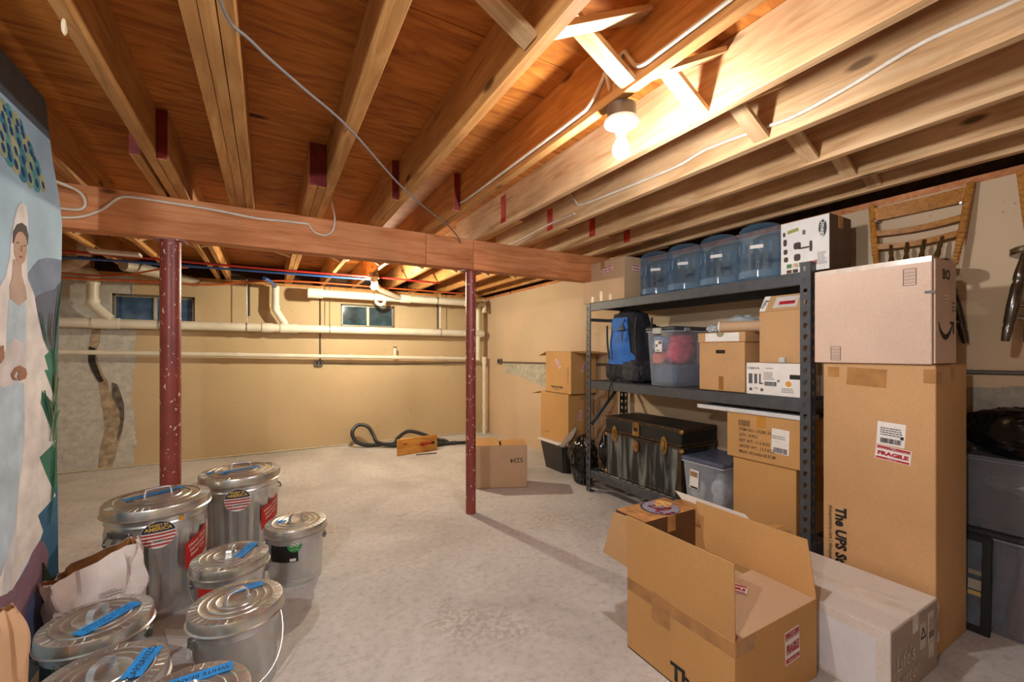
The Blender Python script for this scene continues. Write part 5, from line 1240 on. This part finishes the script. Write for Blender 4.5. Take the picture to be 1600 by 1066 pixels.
# half-hidden carton behind it, with the food-picture box standing inside
x0, x1, y0, y1, z1 = 2.10, 2.42, 1.45, 1.95, .312
t = open_box('open_carton', 'half hidden open carton with a white flap beside the rack', x0, x1, y0, y1, 0, z1, M['brown_box2'], M['box_in'])
t.add('tall_flap', slab((x1-.003, y1, z1), (x1-.003, y0, z1), (.10, .35, .16), .085), M['white_box'], label='white printed flap')
t.add('end_flap', slab((x0+.01, y0+.002, z1), (x1-.01, y0+.002, z1), (.35, -1, .30), .17), M['brown_box2'])
x0, x1, y0, y1, z0, z1 = 1.430, 1.765, 1.345, 1.530, .320, .555
t = carton('food_box', 'brown food carton with a plate of dessert pictured on top', x0, x1, y0, y1, z0, z1, flat('#5a3a20', .5))
top = Matrix.Translation(((x0+x1)/2, (y0+y1)/2, z1+.0006))
p = decal(t, top, x1-x0-.004, y1-y0-.004, flat('#c08850', .4, var=.25, scale=20), None, 'printed_top')
def disc(r, dx, dy, m_, nm, lift): 
    b = B(); b.prism([(r*math.cos(a), r*math.sin(a)) for a in [2*math.pi*k/36 for k in range(36)]], top @ Matrix.Translation((dx, dy, lift)), .0004); return t.add(nm, b, m_, p)
disc(.0905, .03, 0, flat('#2e3347', .4), 'printed_plate_rim', .0008); disc(.085, .034, 0, flat('#8f8a99', .4), 'printed_plate', .0012); 
rnd = random.Random(5)
for k in range(26):
    a = rnd.uniform(0, 6.28); q = rnd.uniform(0, .06)
    disc(.010, .02 + q*.8 - .8*q + q*math.cos(a) - .005, -.02 + q*math.sin(a), flat(('#7a2436', '#5e1c30', '#8f3a44')[k % 3], .5), 'printed_berry', .0016 + k*.00002)
for k in range(16):
    a = rnd.uniform(0, 6.28); q = rnd.uniform(0, .04)
    disc(.014, .075 + q*math.cos(a), .03 + q*math.sin(a), flat(('#d8a75e', '#e3bd80', '#c08a45')[k % 3], .5), 'printed_cookie', .0024 + k*.00002)
# white carton
x0, x1, y0, y1, z1 = 1.968, 2.412, .682, 1.21, .282
t = carton('white_carton', 'glossy white printed carton on the floor in front of the tall carton', x0, x1, y0, y1, 0, z1, M['white_box'], seam='y', tape_m=flat('#d8cfc4', .2))
decal(t, F('-X', (x0, .925, .125)), .40, .215, flat('#dcdce2', .4, var=.03), None, 'white_panel')
GY_ = flat('#a39186', .5, var=.06)
p = decal(t, F('-Y', ((x0+x1)/2, y0, z1/2-.004)), x1-x0-.008, z1-.012, GY_, None, 'grey_end_panel')
fy = lambda u, v, roll=0: F('-Y', (x0 + u*(x1-x0), y0-.0009, v*z1), roll)
WT = flat('#cfc0b4', .5)
text(t, "Life's", .085, WT, fy(.10, .50), p, align='LEFT', bold=.0004); text(t, 'better', .085, WT, fy(.10, .24), p, align='LEFT', bold=.0004)
decal(t, fy(.66, .62), .05, .10, WT, p, 'recycling_mark'); decal(t, fy(.84, .66), .055, .12, WT, p, 'info_panel'); decal(t, fy(.85, .33), .05, .06, WT, p, 'info_panel')
b = B(); q = fy(.66, .64) @ Matrix.Translation((0, 0, .0012)); tri = [(0, .026), (-.02, -.014), (.02, -.014)]
for a, c in zip(tri, tri[1:] + tri[:1]): b.bar(q @ Vector((*a, 0)), q @ Vector((*c, 0)), .006, .001, (0, -1, 0))
t.add('recycling_arrows', b, M['ink'], p)
print_lines(t, fy(.84, .70) @ Matrix.Translation((0, 0, .001)), .045, .06, 5, p, 4, GY_); decal(t, fy(.84, .55) @ Matrix.Translation((0, 0, .001)), .045, .025, M['grey_ink'], p, 'barcode_block')
b = B(); zz = [(-.06, .0), (-.03, .03), (0, 0), (.03, .03)]
for a, c in zip(zz, zz[1:]):
    q = F('-X', (x0-.0012, 1.15, .16)); b.bar(q @ Vector((a[0], a[1], 0)), q @ Vector((c[0], c[1], 0)), .008, .001, (-1, 0, 0))
t.add('zigzag_print', b, flat('#b29a84', .5)); text(t, 'cozy', .05, flat('#e4dcd4', .5), Matrix.Translation((2.27, .80, z1+.001)) @ Matrix.Rotation(R(-90), 4, 'Z'))
b = B(); b.grid(lambda u, v: (x1 + .003 + .018*math.sin(3.1*v)*u + .006*math.sin(9*v), y0 + .012*u - .004, .10 + .16*v), 4, 12); t.add('peeling_tape', b, clear('peeling_tape', '#f0ebe6', '#d8cfc8', .45))
# tall carton
x0, x1, y0, y1, z1 = 2.462, 2.832, .700, 1.125, 1.243
t = carton('tall_carton', 'tall brown moving carton with fragile label standing right of the rack', x0, x1, y0, y1, 0, z1, M['brown_box'], seam='y', tape_m=TP)
fragile(t, F('-X', (x0, .845, .835), -5), .128, .064)
p = decal(t, F('-X', (x0, .852, .925), -3), .102, .105, M['paper'], None, 'shipping_label'); barcode(t, F('-X', (x0-.0008, .852, .893), -3), .075, .022, p, 5); print_lines(t, F('-X', (x0-.0008, .850, .935), -3), .08, .04, 4, p, 6, M['ink']); b = B(); b.obox(F('-X', (x0-.0008, .812, .912), -3) @ Matrix.Diagonal((.012, .014, .001, 1))); t.add('black_square', b, M['ink'], p)
text(t, 'The UPS Store', .062, M['ink'], F('-X', (x0, 1.050, .530), -90), align='LEFT', bold=.0030, sx=.95)
text(t, 'theupsstore.com | theupsstorelocal.com', .025, M['ink'], F('-X', (x0, 1.092, .53), -90), align='LEFT', bold=.0002)
decal(t, F('-X', (x0, .945, 1.18), -3), .155, .085, TP, None, 'packing_tape'); decal(t, F('-X', (x0, 1.08, 1.20)), .05, .05, TP, None, 'packing_tape'); decal(t, F('-X', (x0, .72, 1.195)), .04, .06, TP, None, 'packing_tape'); decal(t, F('-Y', (x0+.03, y0, 1.19)), .06, .05, TP, None, 'packing_tape')
# delivery carton on top
x0, x1, y0, y1, z0, z1 = 2.450, 2.700, .700, 1.160, 1.2455, 1.709
t = T('delivery_carton', 'pinkish delivery carton with black smile arrow on top of the tall carton', 'box', ((x0+x1)/2, (y0+y1)/2, z0))
b = B(); b.box(x0, x1, y0+.010, y1, z0, z1-.006, .003); t.add('carton_body', b, M['pink_box'])
b = B(); b.box(x0+.006, x1, y0, y0+.006, z0+.004, z1-.012, .002); ef = t.add('end_panel', b, M['pink_box'])
b = B(); b.box(x0+.001, x1-.001, y0+.012, (y0+y1)/2-.001, z1-.006, z1, .0012); t.add('top_flap', b, M['pink_box']); b = B(); b.box(x0+.001, x1-.001, (y0+y1)/2+.001, y1, z1-.006, z1, .0012); t.add('top_flap', b, M['pink_box'])
b = B(); b.obox(F('-X', (x0, .93, z1-.012)) @ Matrix.Diagonal((.44, .024, .0012, 1))); t.add('packing_tape', b, flat('#e0cfc0', .15, spec=.8)); b = B(); b.obox(F('-X', (x0, .715, 1.555)) @ Matrix.Diagonal((.035, .012, .0014, 1))); t.add('grey_mark', b, M['grey_ink'])
def stamp(y, z, w_, h_):
    Mx = F('-X', (x0, y, z)); b = B(); e = .0022
    for (dx, dy, ww, hh) in ((0, h_/2, w_, e), (0, -h_/2, w_, e), (-w_/2, 0, e, h_), (w_/2, 0, e, h_)): b.obox(Mx @ Matrix.Translation((dx, dy, .0005)) @ Matrix.Diagonal((ww, hh, .001, 1)))
    for k in range(8): b.obox(Mx @ Matrix.Translation((0, h_*(.38 - .105*k), .0005)) @ Matrix.Diagonal((w_, e*(.5 + .5*(k % 2)), .001, 1)))
    t.add('printed_stamp', b, flat('#5b4c44', .7))
stamp(.782, 1.628, .044, .072); stamp(1.065, 1.293, .042, .066)
b = B(); arc = crv([(-.085, .035, 0), (-.06, -.005, 0), (-.01, -.028, 0), (.04, -.010, 0), (.075, .030, 0)], 6); q = F('-Y', (2.575, y0-.0008, 1.392)); n_ = len(arc)
for i in range(n_-1):
    th = .004 + .020*math.sin(math.pi*(i+.5)/(n_-1)); b.bar(q @ arc[i], q @ (arc[i] + (arc[i+1]-arc[i])*1.1), th, .001, (0, -1, 0))
b.bar(q @ Vector((.045, .036, 0)), q @ Vector((.092, .036, 0)), .012, .001, (0, -1, 0)); b.bar(q @ Vector((.088, .040, 0)), q @ Vector((.086, -.012, 0)), .012, .001, (0, -1, 0))
t.add('smile_arrow', b, flat('#2a2421', .6), ef); text(t, 'BO', .060, flat('#2a2421', .6), F('-Y', (2.575, y0-.0006, 1.635)), ef, bold=.0014, sx=1.1); print_lines(t, F('-Y', (2.58, y0-.0006, 1.53)), .05, .045, 3, ef, 5, flat('#e0cabc', .7)); print_lines(t, F('-Y', (2.66, y0-.0006, 1.50)), .04, .05, 3, ef, 6)
# ------------------------------------------------------------ far stack, left of the rack
t = T('storage_tub', 'black plastic tub with white lid under the two far cartons', 'bin', (2.91, 3.89, 0))
def tub(b, x0, x1, y0, y1, z0, z1, tp):
    lo = [(x0+tp, y0+tp), (x1-tp, y0+tp), (x1-tp, y1-tp), (x0+tp, y1-tp)]; hi = [(x0, y0), (x1, y0), (x1, y1), (x0, y1)]
    a = [b.bm.verts.new((x, y, z0)) for x, y in lo]; c = [b.bm.verts.new((x, y, z1)) for x, y in hi]
    b.bridge(a, c); b.bm.faces.new(a[::-1]); b.bm.faces.new(c)
    bmesh.ops.bevel(b.bm, geom=[e for e in b.bm.edges if abs(e.verts[0].co.z - e.verts[1].co.z) > .05], offset=.03, segments=3, affect='EDGES')
b = B(); tub(b, 2.70, 3.09, 3.66, 4.13, .001, .298, .045); t.add('tub_body', b, flat('#2c2a28', .4, var=.15), smooth=40)
b = B(); b.box(2.685, 3.10, 3.645, 4.145, .298, .322, .008); t.add('lid', b, flat('#d9d6cf', .45)); 
t = carton('cardboard_box', 'lower far carton standing on the black tub left of the rack', 2.75, 3.09, 3.645, 4.17, .3245, .850, M['brown_box2']); fragile(t, F('-Y', (2.91, 3.645, .62), 80), .10, .06); scribble(t, F('-X', (2.75, 4.05, .40)), .11, .04, M['ink'], None, 6)
b_ = slab((2.752, 4.17, .848), (2.752+.3, 4.17, .848), (-.25, 1, -.25), .15); t.add('loose_flap', b_, M['box_in'])
x0, x1, y0, y1, z0, z1 = 2.75, 3.09, 3.60, 4.065, .8515, 1.305
t = open_box('cardboard_box', 'upper far carton with open flaps and a slanted fragile sticker', x0, x1, y0, y1, z0, z1, M['brown_box2'], M['box_in'])
fragile(t, F('-X', (x0, 3.83, 1.175), -48), .115, .062); fragile(t, F('-Y', (2.92, y0, 1.14), 62), .10, .06)
text(t, 'THE UPS STORE', .030, M['ink'], F('-X', (x0, 3.855, .915)), bold=.001); print_lines(t, F('-X', (x0, 3.84, .89)), .14, .012, 1, None, 3, M['ink']); print_lines(t, F('-X', (x0, 3.65, 1.05)), .025, .18, 9, None, 4)
t.add('end_flap', slab((x0+.01, y1, z1), (x1-.01, y1, z1), (0, 1, -.28), .17), M['box_in']); t.add('end_flap', slab((x0+.01, y0, z1), (x1-.01, y0, z1), (.1, -1, -.1), .20), M['box_in'])
def trash_bag(label, c, r, seed, sub=5, flatten=.0, tie=True, pleat=.09):
    t = T('trash_bag', label, 'trash bag', (c[0], c[1], c[2]-r[2]))
    def f(co):
        a = math.atan2(co.y, co.x)
        return 1 + .16*noise.noise(co*1.6 + Vector((seed, 0, 0))) + pleat*noise.noise(Vector((math.cos(a)*5, math.sin(a)*5, co.z*1.8 + seed))) + .05*noise.noise(co*9 + Vector((0, seed, 0)))
    b = B(); b.ball(c, r, sub, f)
    zmin = c[2]-r[2]
    for v in b.bm.verts:
        if v.co.z < zmin + .03*r[2]/.2: v.co.z = zmin + max(0, v.co.z - zmin)*.4
        if v.co.z < zmin: v.co.z = zmin
    t.add('bag_body', b, M['black_gloss'], smooth=28)
    return t
t = trash_bag('full black trash bag on the floor at the left end of the rack', (2.72, 3.36, .235), (.135, .155, .235), 3.0)
b = B(); b.grid(lambda u, v: (2.60 + .17*u + .02*v, 3.52 + .15*v*(1-.4*u), .40 + .10*u**1.5 - .07*(1-u) + .012*math.sin(7*u + 3*v) - .02*v*v), 14, 8)
solo('grey_rug', b, flat('#8d867e', .95, var=.2, scale=60, bmp=.4), 'grey rug edge drooping over the black tub by the trash bag', 'rug', (2.68, 3.55, .40), smooth=60).modifiers.new('thick', 'SOLIDIFY').thickness = .008
trash_bag('black trash bag on the bottom shelf between the rack end and trunk', (2.82, 3.055, .40), (.15, .075, .19), 9.0, 4)
# single carton by the post
t = T('cardboard_box', 'brown carton with upside-down 5234 on the floor behind the post', 'box', (1.98, 3.73, 0), rz=R(-25))
cx, cy = 1.98, 3.73; w2, d2, hh = .255, .115, .405
b = B(); th = .005
b.box(cx-w2, cx+w2, cy-d2, cy+d2, .001, .006); b.box(cx-w2, cx+w2, cy-d2, cy-d2+th, .001, hh); b.box(cx-w2, cx+w2, cy+d2-th, cy+d2, .001, hh); b.box(cx-w2, cx-w2+th, cy-d2, cy+d2, .001, hh); b.box(cx+w2-th, cx+w2, cy-d2, cy+d2, .001, hh); t.add('carton_body', b, M['brown_box3'])
for (a, c) in ((-w2+.002, -.01), (.01, w2-.002)): t.add('top_flap', slab((cx+a, cy-d2, hh), (cx+c, cy-d2, hh), (0, 1, .14 if a < 0 else .06), .22), M['brown_box2'])
text(t, '5234', .062, M['ink'], F('-Y', (cx+.155, cy-d2, .265), 183), name='handwriting', bold=.0004)
# ------------------------------------------------------------ vacuum hose, plank, floor clutter at the back wall
hose = crv([(2.30, 5.62, .03), (2.05, 5.70, .035), (1.95, 5.85, .12), (1.75, 6.05, .17), (1.58, 6.0, .10), (1.50, 5.9, .05), (1.35, 5.98, .04), (1.18, 6.06, .03), (1.05, 6.12, .08), (1.00, 6.16, .20), (1.08, 6.20, .29), (1.20, 6.16, .27), (1.27, 6.10, .15), (1.30, 6.02, .07), (1.42, 5.90, .04), (1.7, 5.75, .03), (2.0, 5.62, .03), (2.2, 5.72, .03), (2.12, 5.85, .05), (1.95, 5.8, .05)], 12)
t = T('vacuum_hose', 'long ribbed black vacuum hose coiled against the back wall', 'hose', (1.6, 5.9, 0))
b = B(); b.tube(hose, [.024 + .0022*(k % 2) for k in range(len(hose))], 10); t.add('ribbed_hose', b, flat('#26282a', .45), smooth=30)
b = B(); b.cyl((2.28, 5.625, .03), (2.42, 5.58, .03), .021, seg=12); t.add('nozzle', b, M['black'], smooth=40)
t = T('wooden_board', 'short wooden plank on edge with a red handled tool across it', 'board', (1.68, 5.42, 0), rz=R(10.5))
b = B(); b.box(1.40, 1.96, 5.405, 5.435, .001, .205, .003); t.add('plank', b, wood('plank_wood', ('#a86a28', '#cf9345', '#e0ac62'), 'x'))
b = B(); b.cyl((1.74, 5.385, .105), (1.86, 5.385, .11), .016, .013, 12); b.cyl((1.73, 5.405, .105), (1.73, 5.38, .105), .02, seg=12); t.add('red_handle', b, flat('#a3241c', .4), smooth=40)
b = B(); b.cyl((1.86, 5.385, .11), (1.90, 5.385, .112), .017, seg=12); t.add('black_knob', b, M['black'], smooth=40)
solo('metal_rod', B().bar((1.62, 5.30, .008), (1.88, 5.26, .008), .012, .012), M['steel'], 'thin metal rod on the floor in front of the plank', 'rod', (1.7, 5.28, 0))
# ------------------------------------------------------------ right edge: bins, frame, bags
t = tote('clear_bin', 'smoky lower plastic tote of folded things at the right edge', 2.905, 3.105, .02, .90, .001, .470, '#d9dce4', '#9a9da8', .30, flat('#2b2b2e', .5), taper=.012, grain=.1)
for k, (y, c) in enumerate(((.62, '#5d6272'), (.55, '#8a4a4c'), (.47, '#4a5168'), (.40, '#86505a'), (.30, '#4f566c'), (.18, '#6d6a72'))):
    b = B(); b.bar((3.0, y+.02, .012), (3.0, y-.035, .41), .055, .14, (1, 0, 0), .006); t.add('folded_item', b, flat(c, .8, var=.2))
t = tote('clear_bin', 'smoky upper plastic tote with black bags on top at the right edge', 2.91, 3.105, .05, .88, .4725, .812, '#d4d6de', '#8b8d96', .34, flat('#6c6d74', .3, spec=.6), taper=.012, lid_h=.012, grain=.15)
b = B(); b.ball((3.0, .45, .57), (.075, .36, .085), 4, lambda co: 1 + .1*noise.noise(co*4)); t.add('dark_contents', b, flat('#2b2c33', .8), smooth=50)
b = B(); b.ball((2.985, .50, .69), (.07, .18, .05), 4, lambda co: 1 + .2*noise.noise(co*5)); t.add('plastic_wrap', b, flat('#82848c', .2, spec=.9), smooth=20)
trash_bag('black trash bag heaped on the upper tote at the right edge', (2.99, .52, .93), (.10, .24, .117), 5.0, 5)
trash_bag('second black trash bag further along the upper tote at the right edge', (3.0, .12, .925), (.10, .13, .112), 12.0, 4)
t = T('picture_frame', 'black picture frame leaning against the totes beside the tall carton', 'picture frame', (2.87, .80, 0))
def frame_pt(y, h): return Vector((2.850 + .040*h/.44, y, h*.995 + .001))
b = B(); fy0, fy1, fh, fw = .630, 1.02, .445, .030
for (a, c) in (((fy0+fw/2, 0), (fy0+fw/2, fh)), ((fy1-fw/2, 0), (fy1-fw/2, fh)), ((fy0, fw/2), (fy1, fw/2)), ((fy0, fh-fw/2), (fy1, fh-fw/2))): b.bar(frame_pt(*a), frame_pt(*c), fw, .014, (1, 0, 0), .002)
t.add('frame', b, M['black'])
b = B(); vs = [b.bm.verts.new(frame_pt(*q) + Vector((.003, 0, 0))) for q in ((fy0+fw, fw), (fy1-fw, fw), (fy1-fw, fh-fw), (fy0+fw, fh-fw))]; b.bm.faces.new(vs); t.add('picture', b, flat('#5a6472', .15, var=.2, scale=8, spec=.7))
for (h_, w_, c) in ((.27, .02, '#8f8475'), (.215, .045, '#a49c90'), (.175, .02, '#b9a05e')):
    b = B(); vs = [b.bm.verts.new(frame_pt(*q) + Vector((.001, 0, 0))) for q in ((.66, h_-w_/2), (.705, h_-w_/2), (.705, h_+w_/2), (.66, h_+w_/2))]; b.bm.faces.new(vs); t.add('pictured_detail', b, flat(c, .4))
# ------------------------------------------------------------ chairs hung on the right wall
def wall_chair(y_c, label, wide=.41):
    t = T('wooden_chair', label, 'chair', (2.90, y_c, 1.33), 'wooden chairs hung on the right wall')
    PW_ = wood('chair_pine%d' % int(y_c*10), ('#8f5a1c', '#b67a30', '#cc9548'), 'x', .4, 1.6, knots=False); DKW = flat('#4f3c22', .25, var=.3, coat=.3); DKL = flat('#3a2a18', .2, var=.3, coat=.4)
    zs_ = 1.735
    tx = lambda k: 3.055 - .075*(1-k)
    posts = []
    for s in (-1, 1):
        p_top = Vector((3.085, y_c + s*wide*.5, 2.155)); p_mid = Vector((3.052, y_c + s*wide*.435, 1.90)); p_bot = Vector((3.03, y_c + s*wide*.385, zs_+.01))
        c = crv([p_bot, p_mid, p_top], 8); n = len(c); b = B()
        for i, (p, q) in enumerate(zip(c, c[1:])):
            k = i/(n-1); b.bar(p, q + (q-p)*.06, .030 if k > .35 else .026, .022, (1, 0, 0), .004)
        t.add('back_post', b, PW_); posts.append(c)
    def at_z(z):
        out = []
        for c in posts:
            for p, q in zip(c, c[1:]):
                if p.z <= z <= q.z: out.append(p.lerp(q, (z-p.z)/(q.z-p.z))); break
            else: out.append(c[-1])
        return out
    for (z0, h_) in ((2.10, .075), (1.985, .030), (1.905, .030)):
        a, c = at_z(z0); b = B(); pts = [a.lerp(c, k/10) + Vector((.016*math.sin(math.pi*k/10), 0, -.012*math.sin(math.pi*k/10) if h_ < .05 else .0)) for k in range(11)]
        for p, q in zip(pts, pts[1:]): b.bar(p, q + (q-p)*.04, .014, h_, (0, 0, 1))
        t.add('crest_rail' if h_ > .05 else 'back_slat', b, PW_)
    a, c = at_z(1.90)
    for k in range(4):
        u = .2*(k+1); p = a.lerp(c, u); q = Vector((3.01, y_c + (u-.5)*wide*.70, zs_+.01)); b = B()
        b.turned(p, q, [(0, .007), (.2, .008), (.3, .012), (.4, .009), (.6, .014), (.75, .010), (1, .008)], 10); t.add('spindle', b, DKW, smooth=50)
    b = B(); pts = []
    for i in range(40):
        an = 2*math.pi*i/40; ca, sa = math.cos(an), math.sin(an); pts.append((.17*math.copysign(abs(ca)**.7, ca), (.190 - .02*ca)*math.copysign(abs(sa)**.7, sa)))
    b.prism(pts, Matrix.Translation((2.895, y_c, zs_-.018)), .030); bmesh.ops.bevel(b.bm, geom=[e for e in b.bm.edges if abs(e.verts[0].co.z - e.verts[1].co.z) < .001], offset=.008, segments=2, affect='EDGES'); t.add('seat', b, DKW, smooth=40)
    feet = []
    for (sx, sy) in ((-1, -1), (-1, 1), (1, -1), (1, 1)):
        p = Vector((2.895 + sx*.125, y_c + sy*.135, zs_-.016)); q = Vector((2.895 + sx*(.155 if sx < 0 else .185), y_c + sy*.185, 1.345)); feet.append((p, q)); b = B()
        b.turned(p, q, [(0, .011), (.08, .013), (.22, .019), (.30, .020), (.33, .016), (.36, .020), (.6, .021), (.78, .019), (.82, .016), (.85, .018), (1, .013)], 14); t.add('leg', b, DKL, smooth=50)
    for (i, j, k) in ((0, 2, .72), (1, 3, .72), (2, 3, .60), (0, 1, .60)):
        p = feet[i][0].lerp(feet[i][1], k); q = feet[j][0].lerp(feet[j][1], k); b = B(); b.turned(p, q, [(0, .007), (.3, .009), (.5, .012), (.7, .009), (1, .007)], 10); t.add('stretcher', b, DKL, smooth=50)
    for s in (-1, 1):
        p = posts[(s+1)//2][-1]; b = B(); b.cyl((3.05, p.y - s*.03, 2.055), (XR, p.y - s*.03, 2.06), .006, seg=8); t.add('wall_peg', b, M['steel'])
wall_chair(.950, 'wooden chair with slatted spindle back hung on the wall above the delivery carton')
wall_chair(.375, 'wooden chair hung on the wall, cut off by the right edge')
# ------------------------------------------------------------ cobwebs
rnd = random.Random(21)
WB = flat('#c9b698', .9)
for (p, n, lb) in (((-.02, 2.80, 2.36), 14, 'wispy cobweb over the beam left of the middle'),):
    b = B()
    for k in range(n):
        q = [Vector(p) + Vector((rnd.uniform(-.14, .22), rnd.uniform(-.05, .05), rnd.uniform(-.10, .03)))]
        for i in range(4): q.append(q[-1] + Vector((rnd.uniform(.0, .05), rnd.uniform(-.02, .02), rnd.uniform(-.02, .02))))
        for v in q: v.z = min(v.z, ZP-.006)
        b.tube(crv(q, 3), .0004, 4)
    o = solo('cobweb', b, WB, lb, 'cobweb', p); o['kind'] = 'stuff'
b = B(); b.ball((-.475, 1.60, 2.172), (.006, .008, .022), 2, lambda co: 1 + .3*noise.noise(co*3)); solo('cocoon', b, flat('#cfc0a0', .9), 'pale cocoon stuck under the left joist', 'cocoon', (-.475, 1.60, 2.17))
flush_texts()
